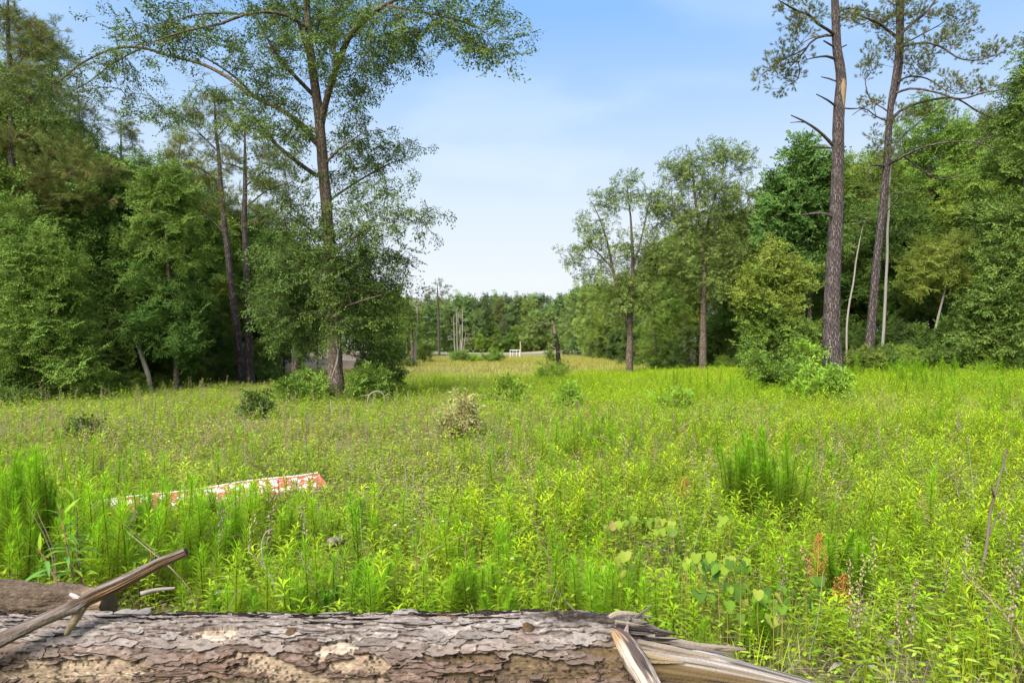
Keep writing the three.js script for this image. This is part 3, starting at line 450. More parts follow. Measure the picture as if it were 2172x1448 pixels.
// left side
photoTree('pine_tree', 'tall pine at the left edge reaching out of the frame', 'tree', 25, [[[[26, 700], [25, 560], [26, 430], [22, 330], [20, 250], [16, 150], [13, 60], [8, -60]], [19, 17, 16, 14, 12, 9, 7, 2]], [[[24, 410], [60, 385], [120, 372], [200, 362], [260, 360]], [6, 5, 4, 3, 1], 1], [[[26, 440], [80, 440], [150, 425], [220, 410]], [6, 5, 3, 1], 1], [[[20, 250], [50, 215], [75, 190]], [5, 3, 1], 1], [[[16, 160], [50, 110], [80, 70]], [4, 3, 1], 1]],
  [[18, 40, 34, 32, 16], [70, 62, 24, 24, 9], [100, 110, 34, 26, 14], [40, 100, 30, 26, 10], [70, 170, 55, 28, 20], [20, 200, 40, 30, 12], [120, 375, 80, 18, 24], [210, 365, 60, 16, 16], [60, 400, 50, 22, 16], [180, 425, 80, 18, 22], [40, 300, 60, 26, 16], [130, 310, 60, 22, 14]], { k: 1.5, seed: 211, spray: SPRAY.pine, leaf: LEAF.pineGreen, bark: MAT.pineBark, per: 3, spread: 0.3, arch: -0.02, droop: -0.3, twig: 0.006 });
photoTree('pine_tree', 'leaning tall pine with curved trunk, left of the pair beside the oak', 'tree', 29, [[[[510, 805], [505, 740], [498, 670], [490, 600], [482, 540], [473, 460], [466, 390], [460, 320], [455, 250], [452, 190]], [17, 15, 14, 13, 12, 11, 9, 7, 5, 2]], [[[466, 390], [430, 360], [385, 345]], [4, 3, 1], 1], [[[470, 430], [420, 400], [370, 390]], [4, 3, 1], 1], [[[460, 320], [430, 290], [395, 255]], [4, 3, 1], 1], [[[458, 290], [480, 265], [500, 245]], [3, 2, 1], 1], [[[478, 500], [440, 460], [400, 445]], [4, 3, 1], 1]],
  [[450, 215, 30, 20, 9], [415, 255, 34, 18, 10], [480, 250, 28, 18, 8], [400, 335, 45, 20, 12], [440, 300, 30, 20, 8], [385, 395, 45, 18, 12], [440, 370, 40, 18, 9], [410, 440, 45, 16, 10], [490, 320, 26, 18, 6]], { seed: 212, spray: SPRAY.pine, leaf: LEAF.pine, bark: MAT.pineBark, per: 3, spread: 0.3, arch: -0.05, droop: -0.3, twig: 0.006, sides: 14 });
photoTree('pine_tree', 'straight tall pine, the right one of the pair left of the oak', 'tree', 28, [[[[530, 800], [528, 740], [526, 670], [524, 600], [520, 520], [518, 450], [518, 380], [517, 320], [517, 270]], [18, 16, 15, 13, 12, 11, 9, 6, 2]], [[[518, 395], [560, 360], [600, 335]], [4, 3, 1], 1], [[[519, 440], [570, 400], [620, 385]], [4, 3, 1], 1], [[[518, 360], [480, 345], [450, 350]], [4, 3, 1], 1], [[[520, 480], [570, 455], [600, 450]], [4, 3, 1], 1]],
  [[518, 285, 36, 20, 10], [550, 330, 40, 18, 11], [590, 345, 36, 16, 9], [480, 345, 36, 18, 9], [580, 395, 46, 16, 12], [540, 380, 36, 16, 8], [570, 450, 46, 16, 11], [490, 420, 34, 16, 7], [630, 385, 24, 16, 5]], { seed: 213, spray: SPRAY.pine, leaf: LEAF.pine, bark: MAT.pineBark, per: 3, spread: 0.3, arch: -0.05, droop: -0.3, twig: 0.006, sides: 14 });
photoTree('leafy_tree', 'bright green feathery tree with slim pale trunk in the left wood', 'tree', 25, [[[[372, 790], [368, 720], [362, 650], [356, 560], [350, 470], [346, 380], [344, 350]], [10, 9, 8, 7, 6, 4, 1]]],
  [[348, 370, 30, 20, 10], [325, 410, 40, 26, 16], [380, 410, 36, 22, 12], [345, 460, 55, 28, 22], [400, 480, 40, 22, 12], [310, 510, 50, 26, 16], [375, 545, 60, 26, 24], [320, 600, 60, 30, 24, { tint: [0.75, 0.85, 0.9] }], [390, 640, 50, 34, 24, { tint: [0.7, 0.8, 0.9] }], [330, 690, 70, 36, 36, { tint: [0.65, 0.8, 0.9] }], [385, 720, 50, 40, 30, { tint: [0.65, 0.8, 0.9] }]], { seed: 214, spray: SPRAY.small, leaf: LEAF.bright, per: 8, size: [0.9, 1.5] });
photoTree('leafy_tree', 'big rounded light green bushy tree at the left edge', 'tree', 20, [[[[40, 790], [38, 700], [42, 620], [50, 540]], [8, 7, 6, 1]], [[[36, 690], [20, 600], [15, 500]], [5, 4, 1], 1], [[[60, 790], [110, 700], [140, 640]], [6, 5, 1], 1]],
  [[35, 500, 45, 30, 18], [90, 535, 50, 30, 24], [40, 570, 70, 36, 32], [125, 580, 40, 28, 20], [100, 630, 70, 32, 34], [30, 660, 60, 40, 28], [120, 690, 60, 40, 38], [60, 740, 80, 40, 40], [145, 745, 45, 36, 26], [165, 790, 35, 24, 14], [40, 800, 60, 30, 22], [10, 450, 30, 24, 8]], { seed: 215, spray: SPRAY.small, leaf: LEAF.bright, per: 9, size: [0.85, 1.35], k: 1.05 });
photoTree('leaning_tree', 'bare pale trunk leaning left among the shrubs of the left wood', 'tree', 25, [[[[318, 806], [308, 775], [298, 745], [288, 722]], [10, 10, 9, 8]]], [[285, 715, 22, 12, 4]], { seed: 216, bark: MAT.deadBark, spray: SPRAY.small, leaf: LEAF.wood });
photoTree('leafy_tree', 'smaller dark-trunked tree right behind the oak on its left', 'tree', 27, [[[[627, 790], [627, 730], [626, 640], [622, 540]], [14, 13, 11, 2]]], [[620, 560, 60, 40, 26], [600, 620, 60, 40, 26], [640, 650, 60, 40, 26], [600, 690, 50, 30, 16], [650, 710, 40, 24, 12]], { seed: 217, spray: SPRAY.leafy, leaf: LEAF.wood });
// ---------------------------------------------------------------- the woods on both sides and at the far end: a few tree shapes, each tree set out on its own
function proto(seed, h, o) {
  const R = rng(seed), g = new THREE.Group(), stems = [], blobs = [];
  if (o.kind === 'pine') {
    const top = V((R() - 0.5) * 0.8, h, (R() - 0.5) * 0.8), pts = [V(0, -0.15, 0), V((R() - 0.5) * 0.3, h * 0.35, (R() - 0.5) * 0.3), V((R() - 0.5) * 0.5, h * 0.7, (R() - 0.5) * 0.5), top];
    stems.push({ pts, r: [0.19, 0.15, 0.10, 0.02], step: 0.4, f: barkF(0.1) });
    for (let i = 0; i < o.n; i++) { const t = lerp(o.from ?? 0.45, 0.98, (i + R()) / o.n), a = R() * 6.28, l = lerp(o.w ?? 2.4, 0.5, ss(0.4, 1, t)) * (0.6 + 0.6 * R()); blobs.push({ c: V(Math.cos(a) * l * 0.75, t * h + l * 0.15, Math.sin(a) * l * 0.75), r: V(l * 0.42, 0.28, l * 0.42), n: o.m ?? 5, tint: jit(R, WHITE, 0.15) }); }
    blobs.push({ c: V(top.x, h, top.z), r: V(0.4, 0.5, 0.4), n: 5 });
  } else {
    const nst = o.stems ?? 1;
    for (let s = 0; s < nst; s++) { const a = R() * 6.28, q = nst > 1 ? 0.35 : 0.1; stems.push({ pts: [V(Math.cos(a) * q * 0.4, -0.15, Math.sin(a) * q * 0.4), V(Math.cos(a) * q * 1.2, h * 0.35, Math.sin(a) * q * 1.2), V(Math.cos(a) * h * 0.06, h * 0.65, Math.sin(a) * h * 0.06), V(Math.cos(a) * h * 0.09, h * 0.95, Math.sin(a) * h * 0.09)], r: [o.r, o.r * 0.8, o.r * 0.5, o.r * 0.1], step: 0.4, f: barkF(0.1) }); }
    for (let i = 0; i < o.n; i++) { const t = lerp(o.from, 0.98, Math.pow((i + R()) / o.n, 0.8)), prof = Math.sin(Math.PI * Math.pow(clamp((t - o.from * 0.6) / (1 - o.from * 0.6)), 0.75)) * 0.85 + 0.15, a = i * 2.4 + R(), l = o.w * prof * (0.5 + 0.5 * R()), b = o.lobe * (0.7 + 0.6 * R()); blobs.push({ c: V(Math.cos(a) * l, t * h, Math.sin(a) * l), r: V(b, b * 0.6, b), n: o.m, tint: jit(R, [1, 1, 1], 0.16) }); }
  }
  const tree = growTree({ stems, blobs, seed: seed + 1, per: o.per ?? 5, spread: o.spread ?? 0.4, step: 0.5, twig: o.twig ?? 0.005, size: o.size ?? [0.85, 1.35], arch: o.kind === 'pine' ? -0.03 : 0.14, droop: o.kind === 'pine' ? -0.3 : 0.12, minY: o.minY ?? 0.2 });
  part('trunk', tree.wood, o.bark ?? MAT.greyBark, g); crown(tree, o.spray, o.leaf, g); g.userData.h = h; return g;
}
const PROTO = {
  A: [proto(301, 12, { n: 26, m: 9, from: 0.25, w: 2.5, lobe: 1.0, r: 0.13, spray: SPRAY.leafy2, leaf: LEAF.wood }), proto(303, 12, { n: 24, m: 9, from: 0.3, w: 2.2, lobe: 1.05, r: 0.12, spray: SPRAY.leafy, leaf: LEAF.wood }), proto(305, 12, { n: 22, m: 9, from: 0.2, w: 2.9, lobe: 1.0, r: 0.14, spray: SPRAY.small, per: 8, leaf: LEAF.dark })],
  B: [proto(311, 8, { n: 24, m: 9, from: 0.08, w: 2.0, lobe: 0.85, r: 0.08, spray: SPRAY.leafy, leaf: LEAF.wood }), proto(313, 8, { n: 22, m: 9, from: 0.1, w: 1.8, lobe: 0.8, r: 0.07, stems: 2, spray: SPRAY.small, per: 8, leaf: LEAF.bright })],
  P: [proto(321, 15, { kind: 'pine', n: 26, m: 4, spray: SPRAY.pine, leaf: LEAF.pine, bark: MAT.pineBark, per: 3 }), proto(323, 15, { kind: 'pine', n: 30, m: 4, from: 0.3, w: 2.7, spray: SPRAY.pine, leaf: LEAF.pineGreen, bark: MAT.pineBark, per: 3 })],
  U: [proto(331, 4, { n: 14, m: 7, from: 0.12, w: 1.3, lobe: 0.6, r: 0.035, stems: 3, spray: SPRAY.leafy, leaf: LEAF.dark, per: 4, spread: 0.3 }), proto(333, 4, { n: 14, m: 7, from: 0.1, w: 1.2, lobe: 0.6, r: 0.03, stems: 3, spray: SPRAY.small, leaf: LEAF.wood, per: 6, spread: 0.3 }), proto(335, 4, { n: 12, m: 7, from: 0.15, w: 1.2, lobe: 0.6, r: 0.03, stems: 2, spray: SPRAY.maple, leaf: LEAF.wood, per: 4, spread: 0.3 })],
  S: [proto(341, 1.4, { n: 9, m: 6, from: 0.1, w: 0.65, lobe: 0.3, r: 0.015, stems: 4, spray: SPRAY.shrub, leaf: LEAF.wood, per: 4, spread: 0.15, minY: 0.05, twig: 0.002 }), proto(343, 1.4, { n: 9, m: 6, from: 0.1, w: 0.7, lobe: 0.3, r: 0.015, stems: 4, spray: SPRAY.small, leaf: LEAF.bright, per: 4, spread: 0.15, minY: 0.05, twig: 0.002 })],
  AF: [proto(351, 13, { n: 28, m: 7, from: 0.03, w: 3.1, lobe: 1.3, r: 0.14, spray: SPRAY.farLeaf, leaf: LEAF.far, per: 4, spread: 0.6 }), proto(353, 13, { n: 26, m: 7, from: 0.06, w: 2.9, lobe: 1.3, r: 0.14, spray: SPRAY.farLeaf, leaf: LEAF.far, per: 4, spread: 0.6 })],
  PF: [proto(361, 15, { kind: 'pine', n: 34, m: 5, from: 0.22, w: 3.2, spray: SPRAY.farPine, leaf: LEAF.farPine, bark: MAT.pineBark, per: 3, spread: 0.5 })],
};
let plantNo = 0;
const TINTS = [[1, 1, 1], [0.78, 0.86, 0.84], [1.18, 1.12, 0.95], [0.92, 1.04, 0.95], [1.36, 1.28, 0.95]], tinted = new Map();
function tintedMat(m, k) { const key = m.uuid + k; if (!tinted.has(key)) { const c = m.clone(); c.color.multiply(new THREE.Color().setRGB(...TINTS[k])); tinted.set(key, c); } return tinted.get(key); }
function plant(kind, name, x, D, h, label, category, group, k, grow = 1) {
  const set = PROTO[kind], R = rng(5000 + plantNo++), src = set[Math.floor(R() * set.length)], c = src.clone(), s = h / src.userData.h; c.userData = {};
  c.name = numbered(name); c.position.copy(onGround(x, D, -0.05)); c.rotation.y = R() * 6.28; const w = s * grow * (0.9 + 0.25 * R()); c.scale.set(w, s, w);
  const cr = c.children[1]; cr.material = tintedMat(cr.material, k ?? Math.floor(R() * TINTS.length)); scene.add(c); return tag(c, label, category, group);
}
const top = (px, D, py) => EYE + (HORIZON - py) / FOCAL * D - H(xAt(px, D), -D);
const ORD = ['first', 'second', 'third', 'fourth', 'fifth', 'sixth', 'seventh', 'eighth', 'ninth', 'tenth', 'eleventh', 'twelfth', 'thirteenth', 'fourteenth', 'fifteenth', 'sixteenth', 'seventeenth', 'eighteenth', 'nineteenth', 'twentieth'];
function wood(list, labels, group, front) {
  const own = new Map();   // trees of the front edge can be told apart: each is labelled by its place along that edge
  if (front) for (const kind of 'ABPUS') list.filter((l) => l[3][0] === kind && l[0] > -20 && l[0] < 2190 && l[1] < front[kind]).sort((a, b) => a[0] - b[0]).slice(0, 20).forEach((l, i) => own.set(l, labels[kind] + ', ' + ORD[i] + ' from the left'));
  for (const l of list) { const [px, D, py, kind, k] = l; const shared = labels[kind[0]]; const n = { A: 'leafy_tree', B: 'leafy_tree', P: 'pine_tree', U: 'understory_shrub', S: 'shrub', AF: 'leafy_tree', PF: 'pine_tree' }[kind]; plant(kind, n, xAt(px, D), D, top(px, D, py), own.get(l) ?? (own.size && front?.[kind[0]] ? shared + ', hidden deeper in' : shared), { A: 'tree', B: 'tree', P: 'tree', U: 'shrub', S: 'shrub' }[kind[0]], group + { A: ' leafy trees', B: ' bushy trees', P: ' pines', U: ' understory', S: ' low shrubs' }[kind[0]], k); } }
wood([
  [-70, 22, 330, 'B'], [-30, 26, 150, 'A'], [62, 27, 195, 'A'], [135, 28, 245, 'A', 2], [190, 27, 330, 'B'], [238, 26, 470, 'B', 1], [292, 28, 350, 'A'], [330, 30, 335, 'A', 3], [408, 30, 430, 'B', 2], [455, 32, 470, 'A'], [565, 33, 500, 'A', 1], [600, 35, 500, 'B'],
  [165, 32, 200, 'P'], [95, 33, 60, 'P'], [48, 31, 110, 'P'], [262, 34, 255, 'P'], [368, 35, 270, 'P'], [420, 36, 350, 'A'], [485, 38, 430, 'A', 1], [545, 40, 440, 'A'], [20, 34, 300, 'A', 1], [220, 36, 350, 'A'], [310, 38, 370, 'A', 1],
  [-90, 42, 330, 'A'], [0, 43, 350, 'A', 1], [80, 42, 360, 'A'], [150, 44, 380, 'A', 1], [230, 43, 390, 'A'], [300, 45, 400, 'A'], [370, 44, 400, 'A', 1], [440, 46, 430, 'A'], [510, 47, 470, 'A', 1], [570, 48, 490, 'A'], [40, 52, 400, 'A', 1], [140, 54, 420, 'A'], [250, 53, 430, 'A', 1], [350, 55, 410, 'A'], [450, 56, 450, 'A', 1], [540, 58, 480, 'A'],
  [185, 24, 700, 'U'], [225, 25, 660, 'U', 1], [268, 26, 690, 'U'], [300, 27, 640, 'U', 1], [345, 27, 740, 'U', 3], [405, 27.5, 690, 'U'], [440, 29, 660, 'U', 1], [475, 31, 690, 'U'], [555, 31, 720, 'U'], [580, 32, 740, 'U', 1], [250, 30, 600, 'U', 1], [330, 32, 620, 'U', 1], [460, 34, 640, 'U', 1], [545, 36, 660, 'U', 1], [160, 29, 600, 'U', 1], [60, 27, 690, 'U', 1], [10, 24, 700, 'U'], [-40, 20, 690, 'U'],
  [205, 22.5, 790, 'S'], [245, 23, 795, 'S', 1], [290, 25, 790, 'S'], [385, 26.5, 785, 'S', 3], [425, 27.5, 790, 'S'], [465, 29, 792, 'S', 1], [545, 29.5, 775, 'S'], [575, 30, 785, 'S'], [120, 20, 815, 'S', 1], [60, 18.8, 825, 'S'], [5, 18, 820, 'S', 1], [495, 30.5, 790, 'S', 1], [340, 26, 795, 'S'],
], { A: 'leafy tree in the left wood', B: 'bushy tree in the left wood', P: 'needled pine in the left wood', U: 'tall shrub under the left wood', S: 'low shrub at the foot of the left wood' }, 'left wood', { A: 33, B: 36, P: 99, U: 28, S: 99 });
wood([
  [1213, 124, 630, 'AF'], [1226, 118, 618, 'AF'], [1238, 112, 612, 'AF'], [1255, 102, 606, 'AF'], [1278, 92, 606, 'AF'], [1290, 80, 600, 'A', 2], [1300, 70, 605, 'A'], [1345, 62, 585, 'A', 2], [1385, 54, 530, 'A'], [1420, 48, 500, 'A', 2], [1460, 45, 470, 'A'], [1400, 42, 590, 'B'], [1545, 43, 455, 'A', 2], [1590, 41, 450, 'A'], [1625, 39, 440, 'A'], [1585, 37, 520, 'B'], [1640, 42, 410, 'A'], [1765, 40, 360, 'A', 2], [1805, 38, 345, 'B', 2], [1845, 36, 350, 'A', 2], [1905, 39, 330, 'A'],
  [2030, 42, 260, 'A'], [2085, 40, 265, 'P'], [2135, 37, 225, 'A', 2], [2200, 37, 200, 'A'], [2270, 30, 180, 'B'], [2075, 33, 350, 'A'], [1850, 33, 440, 'B'], [1930, 34, 430, 'A', 1], [2100, 31, 430, 'B', 1], [2040, 32, 500, 'B'], [1790, 34, 470, 'B', 2], [1750, 33, 600, 'B', 1], [1900, 31, 600, 'B', 1], [2060, 29, 620, 'B'], [2140, 27, 640, 'B', 1],
  [1560, 50, 480, 'A', 1], [1480, 54, 500, 'A', 1], [1420, 62, 530, 'A', 1], [1360, 78, 570, 'A', 1], [1320, 92, 590, 'AF'], [1680, 50, 420, 'A', 1], [1750, 50, 400, 'A', 1], [1830, 48, 390, 'A', 1], [1910, 50, 360, 'A', 1], [1990, 50, 340, 'A', 1], [2070, 48, 300, 'A', 1], [2150, 46, 280, 'A', 1], [2240, 44, 260, 'A', 1], [1530, 66, 520, 'A', 1], [1620, 62, 500, 'A', 1], [1460, 74, 550, 'A', 1],
  [1258, 100, 700, 'U', 2], [1275, 84, 690, 'U'], [1290, 72, 690, 'U', 2], [1312, 62, 700, 'U'], [1345, 55, 690, 'U', 1], [1385, 48, 690, 'U'], [1425, 42, 700, 'U', 1], [1465, 40, 690, 'U'], [1520, 39, 680, 'U', 1], [1560, 37, 690, 'U'], [1600, 33, 710, 'U', 1], [1735, 30, 690, 'U'], [1790, 30, 700, 'U', 1], [1830, 31, 690, 'U'], [1905, 29, 690, 'U', 1], [1950, 29, 700, 'U'], [2010, 28, 690, 'U', 1], [2060, 27, 700, 'U'], [2110, 26, 690, 'U', 1], [2160, 25.5, 700, 'U'], [2220, 25, 690, 'U'], [1440, 50, 660, 'U', 1], [1540, 46, 650, 'U', 1], [1330, 75, 680, 'U', 1], [1620, 40, 640, 'U', 1],
  [1395, 38, 765, 'S'], [1430, 36, 760, 'S', 1], [1535, 35, 755, 'S'], [1570, 34, 760, 'S', 1], [1880, 26.5, 740, 'S'], [1920, 26, 735, 'S', 2], [1960, 26, 745, 'S'], [2000, 25, 740, 'S', 1], [2050, 25, 745, 'S'], [2100, 24, 745, 'S', 2], [2150, 23.5, 745, 'S', 1], [1820, 26.5, 745, 'S', 2], [1845, 24.3, 742, 'S', 2], [1885, 24.6, 748, 'S'], [1352, 48, 760, 'S'], [1315, 52, 765, 'S', 1],
], { A: 'leafy tree in the right wood', B: 'bushy tree in the right wood', P: 'needled pine rising from the right wood', U: 'tall shrub under the right wood', S: 'low shrub along the foot of the right wood' }, 'right wood', { A: 44, B: 99, P: 99, U: 38, S: 99 });
{ // the far wall across the road
  const R = rng(77), list = [];
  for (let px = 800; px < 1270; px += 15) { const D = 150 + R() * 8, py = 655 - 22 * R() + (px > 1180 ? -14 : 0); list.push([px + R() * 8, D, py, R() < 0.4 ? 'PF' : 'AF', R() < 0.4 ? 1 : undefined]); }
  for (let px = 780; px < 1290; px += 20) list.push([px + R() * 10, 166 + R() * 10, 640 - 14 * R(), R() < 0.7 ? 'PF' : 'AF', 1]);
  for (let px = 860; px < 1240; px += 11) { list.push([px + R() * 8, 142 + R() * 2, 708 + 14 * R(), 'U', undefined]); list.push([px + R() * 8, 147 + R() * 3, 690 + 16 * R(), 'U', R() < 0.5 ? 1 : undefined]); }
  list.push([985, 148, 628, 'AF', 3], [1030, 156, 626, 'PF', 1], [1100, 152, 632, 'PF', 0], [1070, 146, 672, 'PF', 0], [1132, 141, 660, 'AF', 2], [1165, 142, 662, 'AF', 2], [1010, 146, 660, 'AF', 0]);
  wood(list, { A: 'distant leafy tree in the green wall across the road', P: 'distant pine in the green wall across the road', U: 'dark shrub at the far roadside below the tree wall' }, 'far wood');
  wood([[835, 58, 610, 'A', 2], [812, 48, 640, 'B'], [858, 72, 640, 'A'], [878, 92, 646, 'A', 2], [850, 104, 632, 'AF'], [905, 118, 650, 'AF', 3], [955, 122, 656, 'AF', 0], [890, 128, 640, 'PF'], [800, 66, 600, 'A', 1], [770, 76, 600, 'A', 1], [720, 72, 600, 'A'], [660, 74, 610, 'A', 1], [610, 70, 590, 'A'], [690, 86, 610, 'A', 1], [575, 76, 560, 'A', 1], [640, 100, 630, 'AF'], [740, 100, 630, 'AF']], { A: 'leafy tree of the wood behind the oak', B: 'bushy tree just behind the oak on its right', P: 'pine of the wood behind the oak' }, 'wood behind the oak');
  wood([[795, 40, 745, 'U'], [826, 46, 730, 'U', 2], [905, 62, 728, 'U', 2], [850, 52, 740, 'U'], [760, 40, 760, 'U'], [890, 70, 735, 'U']], { U: 'leafy shrub on the left edge of the field beyond the oak' }, 'field edge');
}
// ---------------------------------------------------------------- things in the middle of the field and at its far end
{ const D = 116, t = thing('pine_tree', 'lone tall slender pine standing in front of the far tree wall', 'tree');
  const st = (pts, w) => ({ pts: fromPhoto(pts, D), r: rpx(w, D), sides: 7 });
  const tree = growTree({ stems: [{ pts: [onGround(xAt(932, D), D, -0.1), ...fromPhoto([[931, 740], [930, 690], [929, 650], [927, 600]], D)], r: rpx([5.5, 5, 4.5, 4, 1], D), sides: 8 }], blobs: [[912, 612, 7, 4, 5], [930, 600, 10, 5, 7], [945, 608, 7, 4, 5], [922, 622, 10, 4, 6], [940, 622, 8, 4, 6], [905, 628, 5, 3, 3], [952, 628, 5, 3, 4], [930, 635, 9, 4, 6], [915, 645, 7, 4, 4], [945, 642, 7, 4, 4]].map((b) => blob(b[0], b[1], b[2], b[3], D, b[4])), seed: 401, per: 3, spread: 0.3, step: 0.5, twig: 0.012, size: [0.6, 1], arch: 0 });
  part('trunk', tree.wood, MAT.pineBark, t); crown(tree, SPRAY.farPine, LEAF.farPine, t); }
{ // dead many-stemmed tree, its twigs bare
  const D = 68, t = thing('dead_tree', 'bare pale many-stemmed dead tree in the far field', 'tree'), R = rng(402);
  const stems = [[964, 962, 668], [970, 968, 660], [975, 977, 690], [980, 981, 655], [984, 990, 690], [978, 972, 675]].map(([x0, x1, y]) => ({ pts: [onGround(xAt(975 + (x0 - 975) * 0.6, D), D, -0.1), ...fromPhoto([[x0, 735, (R() - 0.5)], [lerp(x0, x1, 0.6), lerp(735, y, 0.6), (R() - 0.5)], [x1, y, (R() - 0.5)]], D)], r: rpx([3.2, 2.6, 1.7, 0.6], D), sides: 6 }));
  const tree = growTree({ stems, blobs: [blob(972, 672, 20, 22, D, 90, { core: 0.7 }), blob(955, 712, 14, 16, D, 28), blob(998, 715, 14, 16, D, 28), blob(1000, 740, 12, 8, D, 8)], seed: 403, per: 0, step: 0.35, twig: 0.014, arch: -0.06, pipe: 0.4 });
  part('trunk', tree.wood, new THREE.MeshStandardMaterial({ color: new THREE.Color().setRGB(0.22, 0.195, 0.15), roughness: 1, vertexColors: true }), t);
  plant('S', 'shrub', xAt(975, 66), 66, 1.2, 'dark green shrub round the foot of the bare dead tree', 'shrub', null, 0, 1.5); }
{ const D = 60, t = thing('dead_tree', 'pale leafless crown of a dead tree above the left field edge', 'tree');
  const tree = growTree({ stems: [{ pts: [onGround(xAt(880, D), D, -0.1), ...fromPhoto([[882, 720], [885, 680], [884, 650]], D)], r: rpx([6, 5, 4, 2], D), sides: 6 }], blobs: [blob(882, 645, 22, 18, D, 50, { core: 0.7 }), blob(900, 672, 18, 10, D, 12)], seed: 405, per: 0, step: 0.35, twig: 0.013, arch: 0.02, pipe: 0.4 });
  part('trunk', tree.wood, MAT.deadBark, t); }
{ // vine-clad dead trunk
  const D = 48; photoTree('dead_tree', 'ivy-clad dead trunk standing at the left edge of the field', 'dead tree', D, [[[[876, 775], [874, 740], [872, 710], [876, 680], [880, 665]], [7, 7, 6, 5, 2]]], [[872, 690, 12, 12, 10], [868, 715, 9, 10, 7], [874, 665, 10, 10, 7], [872, 770, 9, 12, 8], [890, 712, 8, 6, 3]], { seed: 406, spray: SPRAY.shrub, leaf: LEAF.wood, per: 6, spread: 0.2, twig: 0.004, size: [0.8, 1.2] }); }
{ // snag: a broken black trunk with a few green shoots
  const D = 44, t = thing('broken_snag', 'broken dark snag with a jagged top and green shoots in the middle of the field', 'dead tree'), g = new Geo();
  const p = curve([onGround(xAt(1187, D), D, -0.1), ...fromPhoto([[1185, 770], [1183, 745], [1180, 720], [1176, 700], [1172, 680]], D)], 0.08), r = radii(rpx([12, 11, 9, 8, 7, 3], D), p.length);
  tube(g, p, r, 14, { f: (a, s, u) => (1 + 0.25 * fbm(Math.cos(a) * 2, Math.sin(a) * 2, s * 3)) * (u > 0.93 ? 0.6 + 0.4 * Math.sin(a * 3) : 1), col: (a, s, u) => { const k = (u > 0.75 ? 0.9 : 0.16) * (0.7 + 0.5 * h3(Math.floor(a * 3), Math.floor(s * 5), 3)); return [k * 0.62, k * 0.52, k * 0.45]; } });
  for (const [pts, w] of [[[[1175, 688], [1160, 686, -0.4], [1142, 684, -0.7], [1128, 700, -1]], 2.5], [[[1184, 742], [1172, 735, 0.4], [1165, 728, 0.6]], 2.4], [[[1174, 690], [1170, 700, 0.1], [1171, 715, 0.1]], 3]]) { const q = curve(fromPhoto(pts, D), 0.15); tube(g, q, radii(rpx([w, w * 0.5], D), q.length), 5, { col: [0.6, 0.54, 0.45] }); }
  part('trunk', g.build(), MAT.deadBark, t);
  const tree = growTree({ stems: [{ pts: p, r, sides: 3 }], blobs: [[1163, 748, 11, 4, 7], [1170, 758, 8, 5, 5], [1193, 775, 6, 9, 6], [1190, 745, 5, 8, 4], [1178, 715, 4, 8, 3], [1192, 728, 4, 5, 2]].map((b) => blob(b[0], b[1], b[2], b[3], D, b[4])), seed: 407, per: 5, spread: 0.18, step: 0.3, twig: 0.004, size: [0.8, 1.1], noWood: true });
  crown(tree, SPRAY.shrub, LEAF.wood, t, 'green_shoots'); }
{ // white tube frame of a goal near the road
  const t = thing('goal_frame', 'small white tube goal frame standing in front of the road', 'goal', onGround(xAt(1092, 105), 105)), W2 = 0.72, Hh = 1.08, back = 0.8;
  const rod = (name, a, b, r) => { const g = new Geo(); tube(g, curve([V(...a), V(...b)], 0.3), radii([r, r], curve([V(...a), V(...b)], 0.3).length), 10); part(name, g.build(), MAT.white, t); };
  rod('post', [-W2, 0, 0], [-W2, Hh, 0], 0.03); rod('post', [W2, 0.05, -0.15], [W2, Hh, -0.15], 0.03); rod('crossbar', [-W2 - 0.05, Hh, 0], [W2 + 0.05, Hh, -0.15], 0.03);
  rod('back_post', [-W2 * 0.42, 0, -back], [-W2 * 0.42, Hh * 0.93, -back], 0.024); rod('back_post', [W2 * 0.4, 0, -back], [W2 * 0.4, Hh * 0.93, -back], 0.024); rod('brace', [-W2, Hh, 0], [-W2 * 0.42, Hh * 0.93, -back], 0.02); rod('brace', [W2, Hh, -0.15], [W2 * 0.4, Hh * 0.93, -back], 0.02); rod('back_bar', [-W2 * 0.42, Hh * 0.93, -back], [W2 * 0.4, Hh * 0.93, -back], 0.02);
  const p = new Geo(), q = curve([V(0, -0.1, 0), V(-0.02, 1.2, 0), V(-0.06, 2.45, 0.02)], 0.15); tube(p, q, radii([0.12, 0.085], q.length), 10, { f: barkF(0.1), col: [1.15, 1, 0.9] });
  const post = single('wooden_post', p.build(), MAT.deadBark, 'tall weathered brown wooden post right beside the white goal frame', 'post'); post.position.copy(onGround(xAt(1104.5, 107), 107)); }
{ // stakes and a rail on the earth bank
  const stakes = [[615, 48, 'thin orange-brown stake left of the pale trunk on the earth bank'], [643, 47, 'thin orange-brown stake in the middle of the earth bank'], [661, 49, 'thin orange-brown stake at the right end of the earth bank by the oak']];
  for (const [px, D, label] of stakes) { const g = new Geo(), q = curve([V(0, -0.2, 0), V(0.01, 0.6, 0), V(0.02, 1.35, 0)], 0.2); tube(g, q, radii([0.04, 0.03], q.length), 6, { f: barkF(0.15), col: [1, 0.62, 0.32] }); const s = single('stake', g.build(), MAT.wood.clone(), label, 'stake'); s.material.color.setRGB(0.42, 0.4, 0.4); s.position.copy(onGround(xAt(px, D), D, 0.5)); }
}
